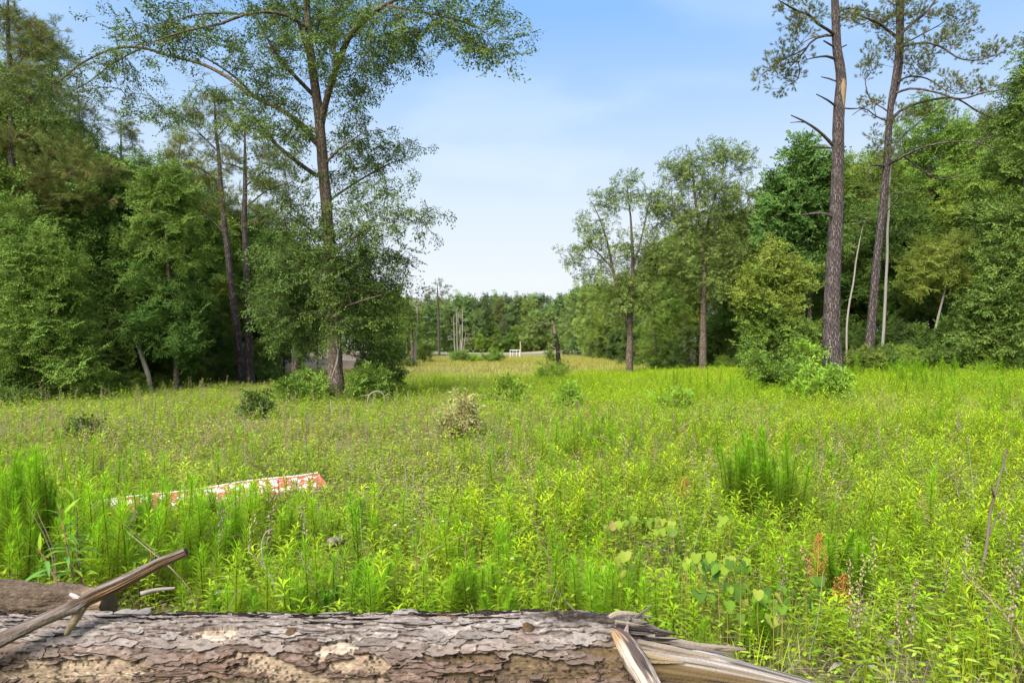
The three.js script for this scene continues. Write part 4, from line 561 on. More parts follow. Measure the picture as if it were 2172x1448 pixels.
// ---------------------------------------------------------------- weeds and grasses of the field
function fennel(seed, h = 1, dens = 1, wid = 0.0032) {       // feathery weed: thread leaves in whorls round one stem
  const R = rng(seed), g = new Geo(), n = Math.round(34 * dens), lean = V((R() - 0.5) * 0.14, 0, (R() - 0.5) * 0.14), sp = (t) => V(lean.x * t * t * h, t * h, lean.z * t * t * h);
  tube(g, [0, 0.35, 0.7, 1].map(sp), [0.0065, 0.005, 0.0035, 0.001], 4, { col: [0.62, 0.42, 0.4], cap: false });
  for (let i = 0; i < n; i++) {
    const t = 0.12 + 0.88 * (i + 0.5) / n, q = sp(t), L = 0.15 * (1 - 0.42 * t) * (t > 0.9 ? 0.8 : 1), k = 0.62 + 0.55 * t;
    for (let j = 0; j < 8; j++) { const a = i * 2.4 + j * 0.785 + R() * 0.5, d = V(Math.cos(a), 0.15 + R() * 0.55 + 0.55 * ss(0.75, 1, t), Math.sin(a)); blade(g, q, d, V((R() - 0.5) * 0.7, 0.55 - R() * 0.9, (R() - 0.5) * 0.5), L * (0.6 + R() * 0.7), wid * (0.8 + R() * 0.5), jit(R, [0.95, k, 1], 0.18), 2); }
  }
  return g.build();
}
function rod(seed, h = 1, n = 42, L = 0.09, Wd = 0.0135, topc = [1.14, 1.14, 1]) {  // upright weed clothed in narrow leaves with a bright rosette on top
  const R = rng(seed), g = new Geo(), lean = V((R() - 0.5) * 0.5, 0, (R() - 0.5) * 0.5), sp = (t) => V(lean.x * t * t * h, t * h, lean.z * t * t * h);
  tube(g, [0, 0.5, 1].map(sp), [0.0045, 0.0038, 0.0015], 4, { col: [0.8, 0.62, 0.6], cap: false });
  for (let i = 0; i < n; i++) {
    const t = 0.15 + 0.85 * Math.pow((i + R() * 0.5) / n, 0.8), a = i * 2.4, up = 0.15 + 0.35 * R() + 0.8 * ss(0.7, 1, t), d = V(Math.cos(a), up, Math.sin(a)), c = [0, 1, 2].map((k) => lerp([0.72, 0.8, 0.9][k], topc[k], ss(0.45, 1, t)));
    leaf(g, sp(t), d, V(-Math.cos(a) * 0.6, 1, -Math.sin(a) * 0.6), L * (0.65 + 0.5 * R()) * (t > 0.93 ? 0.75 : 1), Wd, jit(R, c, 0.12), { fold: 0.5, curl: 0.28, belly: 0.45 });
  }
  return g.build();
}
function tuft(seed, n, h, w, spread, lean, tip) { const R = rng(seed), g = new Geo(); for (let i = 0; i < n; i++) { const a = R() * 6.28, r = spread * Math.sqrt(R()), k = lean * (0.2 + R()); const b = R() * 6.28; blade(g, V(Math.cos(a) * r, 0, Math.sin(a) * r), V(Math.cos(b) * k, 1, Math.sin(b) * k), V(Math.cos(b) * k * 1.6, -0.5 * k, Math.sin(b) * k * 1.6), h * (0.5 + 0.6 * R()), w * (0.7 + 0.6 * R()), jit(R, WHITE, 0.22), 3, tip); } return g.build(); }
function herb(seed, n, r, L, Wd, hmax) { const R = rng(seed), g = new Geo(); for (let i = 0; i < n; i++) { const a = R() * 6.28, q = r * Math.sqrt(R()), y = hmax * (0.15 + 0.85 * R()), b = R() * 6.28; leaf(g, V(Math.cos(a) * q, y, Math.sin(a) * q), V(Math.cos(b), 0.3 * (R() - 0.2), Math.sin(b)), V((R() - 0.5) * 0.7, 1, (R() - 0.5) * 0.7), L * (0.6 + 0.7 * R()), Wd * (0.7 + 0.5 * R()), jit(R, WHITE, 0.25), { round: true, fold: 0.2 }); if (i % 4 === 0) tube(g, [V(Math.cos(a) * q * 0.6, 0, Math.sin(a) * q * 0.6), V(Math.cos(a) * q, y, Math.sin(a) * q)], [0.0015, 0.001], 3, { cap: false, col: [0.9, 0.8, 0.8] }); } return g.build(); }
function thatch(seed, n, r) { const R = rng(seed), g = new Geo(); for (let i = 0; i < n; i++) { const a = R() * 6.28, q = r * Math.sqrt(R()), b = R() * 6.28, d = V(Math.cos(b), (R() - 0.35) * 0.35, Math.sin(b)), c = jit(R, R() < 0.5 ? [0.30, 0.235, 0.15] : R() < 0.6 ? [0.17, 0.115, 0.075] : [0.36, 0.31, 0.23], 0.2), p = V(Math.cos(a) * q, 0.01 + R() * 0.07, Math.sin(a) * q); if (R() < 0.75) blade(g, p, d, V((R() - 0.5) * 0.6, -0.2, (R() - 0.5) * 0.6), 0.1 + R() * 0.2, 0.003 + 0.003 * R(), c, 2); else leaf(g, p, d, V(R() - 0.5, 1, R() - 0.5), 0.05 + 0.05 * R(), 0.025, c, { curl: 0.3 }); } return g.build(); }
function seedStalk(seed, h, n, c) { const R = rng(seed), g = new Geo(), lean = V((R() - 0.5) * 0.3, 0, (R() - 0.5) * 0.3), sp = (t) => V(lean.x * t * t * h, t * h, lean.z * t * t * h); tube(g, [0, 0.5, 1].map(sp), [0.002, 0.0016, 0.0008], 3, { cap: false, col: [c[0] * 0.8, c[1] * 0.85, c[2] * 0.7] });
  for (let i = 0; i < n; i++) { const q = sp(0.55 + 0.45 * (i + R()) / n), a = R() * 6.28, l = 0.004 + R() * 0.02, s = 0.0045 + 0.003 * R(), p = V(q.x + Math.cos(a) * l, q.y + R() * 0.01, q.z + Math.sin(a) * l), cc = jit(R, c, 0.3); const v = [[s, 0, 0], [0, 0, s], [-s, 0, 0], [0, 0, -s], [0, s * 1.6, 0], [0, -s * 1.6, 0]].map((o) => g.v(p.x + o[0], p.y + o[1], p.z + o[2], cc)); for (let k = 0; k < 4; k++) { g.t(v[k], v[4], v[(k + 1) % 4]); g.t(v[(k + 1) % 4], v[5], v[k]); } }
  return g.build(); }
function flower(seed, h, c, s) { const R = rng(seed), g = new Geo(); tube(g, [V(0, 0, 0), V(0.02, h * 0.5, 0), V(0.01, h, 0.01)], [0.0016, 0.0014, 0.001], 3, { cap: false, col: [0.14, 0.2, 0.04] }); for (let k = 0; k < 7; k++) { const a = k / 7 * 6.28; leaf(g, V(0.01, h, 0.01), V(Math.cos(a), 0.35, Math.sin(a)), V(0, 1, 0), s, s * 0.7, jit(R, c, 0.1), { round: true }); } return g.build(); }

// brown patches where little grows, and the spot where the vine creeps
const bald = (x, D) => clamp(1 - 1.1 * ss(0.12, 0.3, fbm(x * 0.9 + 40, D * 0.9, 3.7, 3)) * (1 - ss(8, 13, D)) - 0.65 * Math.exp(-((x - 1.05) ** 2) / 0.2 - ((D - 4.1) ** 2) / 0.35) - 0.75 * Math.exp(-((x - 2.35) ** 2) / 0.5 - ((D - 3.75) ** 2) / 0.3), 0.08, 1);
const noWeeds = (x, D) => (D > 2.72 && D < 3.36 && x < 1.45) || (D < 4 && x < -1.75 && D > 3.35) || onSign(x, D) || D < 2.9;
const SIGN = { A: V(-3.80, 0, -6.16), B: V(-2.0, 0, -7.8), n: V(0.676, 0, 0.737), w: 0.52 };
function onSign(x, D) { const dx = x - SIGN.A.x, dz = -D - SIGN.A.z, ux = 0.739, uz = -0.674, l = dx * ux + dz * uz, w = dx * SIGN.n.x + dz * SIGN.n.z; return l > -0.06 && l < 2.38 && w > -0.05 && w < SIGN.w * 0.5; }
function scatter(parent, name, geos, D0, D1, dens, accept, size, tint, seed, { lean = 0.12, dy = -0.01, mat = LEAF.weed } = {}) {
  const R = rng(seed), lists = geos.map(() => []), area = (D1 - D0) * (0.85 * (D0 + D1) + 1.6), N = Math.round(area * dens), q = new THREE.Quaternion(), e = new THREE.Euler(), c = new THREE.Color();
  for (let i = 0; i < N; i++) {
    const D = Math.sqrt(D0 * D0 + R() * (D1 * D1 - D0 * D0)), x = (R() * 2 - 1) * (0.85 * D + 0.8); if (!inField(x, D, 2.5) || D > 119) continue;
    const p = accept(x, D); if (R() > p || noWeeds(x, D)) continue;
    const s = size(x, D, R); e.set((R() - 0.5) * lean * 2, R() * 6.28, (R() - 0.5) * lean * 2); q.setFromEuler(e);
    lists[Math.floor(R() * geos.length)].push([new THREE.Matrix4().compose(onGround(x, D, dy), q, V(s, s * (0.85 + 0.3 * R()), s)), tint(x, D, R)]);
  }
  lists.forEach((l, k) => { if (!l.length) return; const m = new THREE.InstancedMesh(geos[k], mat, l.length); l.forEach(([x, t], i) => { m.setMatrixAt(i, x); m.setColorAt(i, c.setRGB(...t)); }); m.name = name; m.castShadow = m.receiveShadow = true; parent.add(m); });
}
const mix3 = (a, b, t) => [0, 1, 2].map((k) => lerp(a[k], b[k], t));
const C = { lime: [0.290, 0.405, 0.012], green: [0.140, 0.285, 0.010], deep: [0.090, 0.205, 0.012], olive: [0.315, 0.330, 0.058], straw: [0.40, 0.345, 0.150], tan: [0.330, 0.270, 0.110], rust: [0.30, 0.105, 0.035], pink: [0.36, 0.30, 0.185] };
const stuff = (name, label, category) => { const t = thing(name, label, category); t.userData.kind = 'stuff'; return t; };
{
  const near = stuff('grass', 'mixed green and straw grass that covers the field', 'grass');
  const tufts = [tuft(501, 16, 0.32, 0.0045, 0.09, 0.6), tuft(502, 18, 0.28, 0.004, 0.11, 0.8), tuft(503, 12, 0.36, 0.004, 0.07, 0.5)], mids = [tuft(504, 30, 0.34, 0.008, 0.24, 0.6), tuft(505, 30, 0.30, 0.008, 0.26, 0.75)], fars = [tuft(506, 46, 0.42, 0.022, 0.55, 0.35), tuft(507, 46, 0.36, 0.024, 0.6, 0.45)];
  const gt = (x, D, R) => { const l = lush(x, D), f = ss(38, 62, D), red = ss(0.12, 0.4, fbm(x * 0.13, D * 0.09, 3.3)); let c = mix3(C.olive, C.lime, l * 0.85); if (R() < 0.55 * (1 - l) + 0.05) c = mix3(c, C.straw, 0.75); if (R() < 0.08 * (1 - l)) c = mix3(c, C.rust, 0.35); c = mix3(c, mix3([0.300, 0.285, 0.055], C.tan, 0.5 * red), f * 0.85); return jit(R, c, 0.2); };
  scatter(near, 'grass_tufts', tufts, 3, 12, 120, (x, D) => (0.95 - 0.5 * lush(x, D)) * (0.5 + 0.5 * bald(x, D)), (x, D, R) => (0.55 + 0.6 * R()) * (0.75 + 0.2 * lush(x, D)), gt, 511);
  scatter(near, 'grass_tufts', mids, 12, 40, 46, () => 1, (x, D, R) => (0.6 + 0.55 * R()) * (0.8 + 0.45 * lush(x, D)), gt, 512);
  scatter(near, 'grass_tufts', fars, 40, 125, 4, () => 1, (x, D, R) => (0.6 + 0.5 * R()) * lerp(1, 0.42, ss(60, 95, D)), gt, 513);
  scatter(near, 'grass_tufts', fars, 18, 40, 4, (x, D) => lush(x, D) * 0.8, (x, D, R) => 0.5 + 0.5 * R(), gt, 514);
}
{
  const t = stuff('upright_weeds', 'lime green upright weeds with narrow leaves all over the field', 'weeds');
  const rods = [rod(521, 0.5), rod(522, 0.55, 42), rod(523, 0.42, 34, 0.085, 0.016), rod(524, 0.34, 26, 0.08, 0.02)], cheap = [rod(525, 0.45, 26, 0.09, 0.016), rod(526, 0.5, 28, 0.09, 0.016)];
  const wt = (x, D, R) => jit(R, mix3(mix3(C.lime, C.green, clamp(R() * 0.5 + 0.9 * fbm(x * 0.55 + 70, D * 0.4, 2.9, 3))), C.olive, 0.45 * (1 - lush(x, D))), 0.18);
  scatter(t, 'weed_stems', rods, 3, 12, 120, (x, D) => bald(x, D) * (1 - 0.5 * (1 - ss(4.4, 5.4, D)) * (1 - ss(0.6, 1.2, x))) * (0.06 + 0.94 * Math.pow(lush(x, D), 1.2) * (0.45 + 0.55 * ss(-0.2, 0.2, patchN(x * 1.7, D * 1.7)))), (x, D, R) => (0.42 + 0.7 * R()) * (D < 5 ? 0.85 : 1), wt, 527);
  scatter(t, 'weed_stems', cheap, 12, 32, 24, (x, D) => (0.04 + 0.96 * Math.pow(lush(x, D), 1.3)) * (1 - 0.75 * ss(16, 27, D)), (x, D, R) => 0.55 + 0.65 * R(), wt, 528);
}
{
  const t = stuff('feathery_weeds', 'feathery green dogfennel weeds scattered through the field', 'weeds');
  const f = [fennel(531, 0.5, 0.8, 0.0042), fennel(532, 0.6, 0.9, 0.0042), fennel(533, 0.42, 0.7, 0.0042)];
  const ft = (x, D, R) => jit(R, mix3(C.green, C.lime, 0.25 + 0.5 * R()), 0.15);
  scatter(t, 'fennel_stems', f, 3.4, 5.4, 70, (x, D) => bald(x, D) * clamp(0.15 + 0.85 * (1 - ss(1.0, 1.9, x)) * ss(-0.35, 0.1, patchN(x * 1.3 + 3, D * 1.3))), (x, D, R) => (0.55 + 0.45 * R()) * (x < -0.9 ? 1.05 : 0.85), ft, 534, { lean: 0.08 });
  scatter(t, 'fennel_stems', f, 5.4, 14, 11, (x, D) => ss(0.0, 0.35, patchN(x * 0.7 + 31, D * 0.7)) * (0.25 + 0.75 * lush(x, D)), (x, D, R) => 0.6 + 0.5 * R(), ft, 535, { lean: 0.08 });
  scatter(t, 'fennel_stems', f, 14, 30, 3, (x, D) => ss(0.02, 0.3, patchN(x * 0.5 + 31, D * 0.5)) * ss(2, 9, x), (x, D, R) => 0.9 + 0.6 * R(), ft, 536, { lean: 0.08 });
}
{
  const t = stuff('ground_cover', 'low small-leaved herbs between the weeds', 'ground cover'), hs = [herb(541, 36, 0.17, 0.032, 0.016, 0.2), herb(542, 34, 0.18, 0.042, 0.013, 0.26), herb(543, 30, 0.15, 0.036, 0.02, 0.15)];
  const ht = (x, D, R) => jit(R, mix3(mix3(C.green, C.olive, R() * 0.8), C.lime, 0.35), 0.2);
  scatter(t, 'herbs', hs, 3, 10, 90, (x, D) => 0.75 + 0.25 * patchN(x, D), (x, D, R) => 0.7 + 0.7 * R(), ht, 544); scatter(t, 'herbs', hs, 10, 24, 20, () => 0.8, (x, D, R) => 1.1 + 0.9 * R(), ht, 545);
  const d = stuff('dry_litter', 'dry brown stems and dead leaves lying between the weeds', 'dry litter'), ths = [thatch(551, 40, 0.28), thatch(552, 40, 0.3)];
  scatter(d, 'dead_stems', ths, 3, 14, 26, (x, D) => 0.9 - 0.25 * lush(x, D), (x, D, R) => 0.8 + 0.6 * R(), (x, D, R) => jit(R, WHITE, 0.2), 553); scatter(d, 'dead_stems', ths, 14, 30, 2.5, (x, D) => 1 - 0.7 * lush(x, D), (x, D, R) => 1.2 + 0.6 * R(), (x, D, R) => jit(R, WHITE, 0.2), 554);
  const s = stuff('dry_seed_stalks', 'pale pinkish dry seed stalks standing among the weeds', 'seed stalks'), sk = [seedStalk(561, 0.4, 22, C.pink), seedStalk(562, 0.5, 26, C.pink), seedStalk(563, 0.36, 20, C.straw)];
  scatter(s, 'seed_stalks', sk, 3, 12, 16, (x, D) => clamp(0.03 + 0.6 * (1 - lush(x, D)) + 0.7 * ss(1.15, 1.6, x) * (1 - ss(3.8, 4.6, D))), (x, D, R) => 0.7 + 0.6 * R(), (x, D, R) => jit(R, [0.9, 0.9, 0.85], 0.25), 564); scatter(s, 'seed_stalks', sk, 12, 24, 3.5, (x, D) => 0.8 - lush(x, D), (x, D, R) => 0.9 + 0.6 * R(), (x, D, R) => jit(R, [0.85, 0.9, 0.7], 0.25), 565);
  const b = stuff('dead_stalks', 'thin brown dead stalks bent and leaning among the weeds', 'dead stalks'), bs = [0, 1, 2].map((k) => { const g = new Geo(), R = rng(581 + k); for (let i = 0; i < 3; i++) { const a = R() * 6.28, q = curve([V(0, 0, 0), V(Math.cos(a) * 0.08, 0.25, Math.sin(a) * 0.08), V(Math.cos(a) * (0.2 + 0.2 * R()), 0.42 + 0.1 * R(), Math.sin(a) * 0.3)], 0.09); tube(g, q, radii([0.0028, 0.001], q.length), 3, { cap: false, col: jit(R, [0.30, 0.22, 0.14], 0.4) }); } return g.build(); });
  scatter(b, 'stalks', bs, 3, 14, 5, (x, D) => 0.9, (x, D, R) => 0.6 + 0.8 * R(), (x, D, R) => jit(R, WHITE, 0.35), 584, { lean: 0.5 });
  const y = stuff('yellow_flowers', 'tiny yellow wildflowers dotted through the weeds', 'wildflowers'); scatter(y, 'blossoms', [flower(571, 0.34, [0.75, 0.52, 0.02], 0.011)], 3, 18, 0.55, () => 1, (x, D, R) => 0.8 + 0.5 * R() + D * 0.03, (x, D, R) => WHITE, 572);
  const w = stuff('white_flowers', 'tiny white wildflowers dotted through the weeds', 'wildflowers'); scatter(w, 'blossoms', [flower(573, 0.34, [0.78, 0.78, 0.72], 0.009)], 3, 26, 0.9, (x, D) => 0.3 + 0.7 * ss(0, 0.3, patchN(x + 50, D)), (x, D, R) => 0.7 + 0.5 * R() + D * 0.03, (x, D, R) => WHITE, 574);
}
// ---------------------------------------------------------------- weeds and bushes that stand out one by one
const FEN = [fennel(601, 1, 1.5, 0.0052), fennel(602, 1, 1.4, 0.0052), fennel(603, 1, 1.6, 0.0052)];
let fenNo = 0; const weedMat = (c) => { const m = LEAF.weed.clone(); m.color.setRGB(...c); return m; };
const FM = [weedMat(C.green), weedMat(mix3(C.green, C.lime, 0.4)), weedMat(mix3(C.green, C.lime, 0.5))];
function fennelClump(label, px, D, wpx, hpx, n, k = 0, group) {
  const R = rng(7000 + fenNo++), t = thing('dogfennel', label, 'weed', onGround(xAt(px, D), D, -0.02), group), w = wpx / FOCAL * D / 2, h = hpx / FOCAL * D;
  for (let i = 0; i < n; i++) { const a = R() * 6.28, r = w * Math.sqrt(R()) * 0.9, m = part('stalk', FEN[i % 3], FM[k], t), s = h * (0.62 + 0.4 * R()) * (1 - 0.25 * r / w); m.position.set(Math.cos(a) * r, 0, Math.sin(a) * r * 0.7); m.scale.set(s * 0.45 + 0.5, s, s * 0.45 + 0.5); m.rotation.set((R() - 0.5) * 0.14, R() * 6.28, (R() - 0.5) * 0.14); }
}
fennelClump('broad dark green dogfennel clump at right in the middle distance of the weeds', 1620, 6.0, 185, 235, 44, 1);
fennelClump('tall dogfennel clump at the left edge behind the second log', 40, 4.75, 170, 335, 24, 2);
fennelClump('dogfennel clump standing alone just right of the picture centre', 1273, 10.4, 60, 82, 12, 1);
fennelClump('large soft dogfennel clump right of the rusty seed stalks', 1775, 4.25, 120, 185, 14, 1);
fennelClump('row of upright dark dogfennel stems before the right wood', 1925, 19, 120, 68, 22, 1);
fennelClump('dogfennel clump at the right in front of the tall dark row', 1975, 12.5, 90, 62, 12, 1);
fennelClump('dogfennel stems hiding the left half of the red sign', 300, 5.3, 170, 140, 18, 2); fennelClump('dogfennel stems hiding the middle of the red sign', 440, 5.5, 130, 150, 15, 2);
fennelClump('dogfennel clump growing in front of the right end of the red sign', 770, 5.6, 130, 115, 13, 2);
fennelClump('dogfennel spire behind the hollow stick', 255, 5.2, 30, 130, 2, 0); fennelClump('dogfennel clump left of the broad dark clump', 1440, 14.5, 50, 55, 6, 0); fennelClump('small dogfennel in the right middle of the weeds', 1790, 8.5, 100, 85, 9, 0);
fennelClump('short dogfennel patch just behind the middle of the log', 1010, 3.75, 260, 190, 16, 2); fennelClump('dogfennel patch behind the log between the stick and the middle', 760, 3.8, 200, 180, 12, 0); fennelClump('low dogfennel behind the knot of the log', 480, 3.75, 180, 130, 12, 2); fennelClump('dogfennel growing beside the tapered broken end of the log', 1610, 3.55, 100, 170, 8, 2);
// bushes
const BUSH = { leafy: SPRAY.lance, round: SPRAY.shrub, small: SPRAY.small };
function bush(name, label, px, D, wpx, hpx, n, spray, mat, seed, o = {}) {
  const p = onGround(xAt(px, D), D, -0.03), t = thing(name, label, o.cat ?? 'shrub', p), w = wpx / FOCAL * D / 2, h = hpx / FOCAL * D, R = rng(seed), stems = [];
  for (let i = 0; i < 5; i++) { const a = R() * 6.28, l = w * 0.6 * R(); stems.push({ pts: [V(Math.cos(a) * 0.03, 0, Math.sin(a) * 0.03), V(Math.cos(a) * l * 0.6, h * 0.4, Math.sin(a) * l * 0.6), V(Math.cos(a) * l, h * 0.75, Math.sin(a) * l)], r: [0.012, 0.009, 0.004], sides: 5 }); }
  const lobes = [{ c: V(0, h * 0.42, 0), r: V(w * 0.75, h * 0.38, w * 0.7), n: Math.round(n * 0.5), core: 0.6 }];
  for (let i = 0; i < 7; i++) { const a = i * 0.9 + R(), l = w * (0.45 + 0.45 * R()), y = h * (0.3 + 0.6 * R()); lobes.push({ c: V(Math.cos(a) * l, y, Math.sin(a) * l), r: V(w * 0.28, h * (0.1 + 0.14 * R()), w * 0.28), n: Math.max(2, Math.round(n * 0.1)) }); }
  for (let i = 0; i < 4; i++) { const a = R() * 6.28, l = w * 0.7 * R(); lobes.push({ c: V(Math.cos(a) * l, h * (0.9 + 0.25 * R()), Math.sin(a) * l), r: V(0.04, h * 0.1, 0.04), n: 2, per: 2 }); }
  const tree = growTree({ stems, blobs: lobes, seed, per: o.per ?? 4, spread: o.spread ?? 0.1, step: 0.15, twig: 0.002, size: o.size ?? [0.7, 1.1], arch: 0.1, droop: -0.35, minY: 0.02 });
  part('stems', tree.wood, MAT.greyBark, t); crown(tree, spray, mat, t, 'foliage'); return t;
}
const B1 = leafMat(0.18, 0.30, 0.026), B2 = leafMat(0.125, 0.215, 0.024), B3 = leafMat(0.29, 0.28, 0.10), B4 = leafMat(0.085, 0.135, 0.022);
bush('leafy_bush', 'wide leafy bush at the left foot of the bare pine', 1668, 20, 160, 78, 54, SPRAY.shrub, B2, 611, { per: 7, size: [0.9, 1.4] });
bush('leafy_bush', 'bright long-leaved bush before the bare pine, the nearest of the bushes there', 1742, 16.5, 95, 58, 34, SPRAY.lance, B1, 612, { per: 6, size: [0.9, 1.3] });
bush('leafy_bush', 'fresh green bush reaching up against the left side of the bare pine', 1712, 20.3, 70, 88, 24, SPRAY.lance, B1, 613, { per: 5, size: [0.8, 1.2] });
bush('leafy_bush', 'low bush with yellowish leaves at the left foot of the oak', 645, 17.8, 95, 58, 24, SPRAY.lance, B2, 614, { per: 6 });
bush('leafy_bush', 'dark tangled bush at the right foot of the oak', 785, 18.3, 95, 72, 34, SPRAY.shrub, B2, 615, { per: 6 });
bush('leafy_bush', 'leafy bush under the right side of the oak crown', 812, 19.8, 90, 110, 34, SPRAY.shrub, LEAF.wood, 616, { per: 6 });
bush('small_bush', 'dark green small bush in the grass left of the oak foot', 545, 14, 62, 55, 24, SPRAY.lance, B4, 617, { per: 4, size: [0.6, 0.95] });
bush('small_bush', 'fresh green small bush straight ahead in the mid field, left one of two', 1078, 18, 58, 44, 24, SPRAY.shrub, B1, 618, { per: 4 });
bush('small_bush', 'fresh green small bush in the mid field, right one of two', 1202, 16.5, 52, 46, 22, SPRAY.lance, B1, 619, { per: 4, size: [0.6, 0.9] });
bush('pale_bush', 'small bush with pale yellow-edged leaves right of the fallen bare branch', 975, 11, 66, 78, 26, SPRAY.lance, B3, 620, { per: 4, size: [0.5, 0.85] });
bush('small_bush', 'bright small bush right of the gap in the mid field', 1430, 15.5, 60, 40, 20, SPRAY.lance, B1, 621, { per: 4, size: [0.6, 0.9] });
bush('small_bush', 'low dark bush in the dry grass at far left', 180, 11, 50, 26, 16, SPRAY.shrub, B4, 622, { per: 4, size: [0.6, 0.9] });
bush('small_bush', 'low round green bush in the far field left of the white goal', 1050, 64, 42, 20, 22, SPRAY.leafy, B2, 623, { per: 4, spread: 0.2 }); bush('small_bush', 'low flat green bush in the far field beside the bare dead tree', 1003, 66, 34, 10, 14, SPRAY.leafy, B1, 624, { per: 4, spread: 0.2 });
bush('small_bush', 'soft round bush below the broken snag', 1167, 30, 60, 34, 24, SPRAY.small, B1, 625, { per: 5 });
// ---------------------------------------------------------------- the fallen pine log across the foreground
const LOG = { D: 3.05, y: 0.215, R: 0.172 };
const logC = (s) => V(s, LOG.y + 0.012 * Math.sin(s * 1.3 + 0.4) + 0.008 * fbm(s * 2, 3, 1), -LOG.D + 0.02 * Math.sin(s * 0.9));
const thOf = (py) => table([[1300, -0.45], [1312, 0], [1360, 0.785], [1431, 1.57], [1455, 1.85]], py), sOf = (px) => (px - CX) / FOCAL * 2.92;
// places where the bark has gone: where the photograph shows bare wood [px, py, half width, half height, kind]
const BARE = [[110, 1424, 190, 26, 0], [245, 1404, 70, 18, 0], [455, 1352, 62, 11, 1], [575, 1416, 120, 26, 0], [715, 1372, 44, 22, 1], [770, 1404, 90, 22, 0], [640, 1445, 190, 12, 0], [1010, 1396, 130, 12, 2], [1210, 1424, 240, 22, 2], [1330, 1400, 80, 34, 2]].map(([a, b, c, d, k]) => ({ s: sOf(a), t: thOf(b), ws: c / FOCAL * 2.92, wt: (thOf(b + d) - thOf(b - d)) / 2, k }));
function bare(s, th) { let m = -1, kind = 0; const n = 0.95 * fbm(s * 7, th * 4.5, 2.2, 4), n2 = 0.3 * fbm(s * 30, th * 14, 5.2, 3); const isle = 0.6 * ss(0.5, 0.62, plates(s + 0.05 * fbm(s * 12, th * 4, 3.1), th * LOG.R + 0.02 * fbm(s * 14, th * 5, 9.1), 13, 30, 61)[1]); for (const b of BARE) { const q = 1 - Math.hypot((s - b.s) / b.ws, (th - b.t) / b.wt) + n + n2 - isle + 0.26; if (q > m) { m = q; kind = b.k; } } return [m, kind]; }
function plates(s, v, nu, nv, seed) { // long plates: [edge distance, id, offset across]
  const x = s * nu, y = v * nv, ix = Math.floor(x), iy = Math.floor(y); let f1 = 9, f2 = 9, id = 0, off = 0;
  for (let a = -1; a <= 1; a++) for (let b = -1; b <= 1; b++) { const dx = ix + a + h3(ix + a, iy + b, seed) - x, dy = iy + b + h3(ix + a, iy + b, seed + 1) - y, d = Math.sqrt(dx * dx + dy * dy); if (d < f1) { f2 = f1; f1 = d; id = h3(ix + a, iy + b, seed + 2); off = -dy; } else if (d < f2) f2 = d; }
  return [f2 - f1, id, off];
}
const PALETTE = { grey: [0.130, 0.106, 0.090], pale: [0.240, 0.205, 0.178], brown: [0.085, 0.056, 0.042], red: [0.125, 0.078, 0.056], crack: [0.016, 0.011, 0.009], wood: [0.270, 0.200, 0.135], cream: [0.370, 0.310, 0.240], olive: [0.085, 0.058, 0.026], rot: [0.010, 0.008, 0.007] };
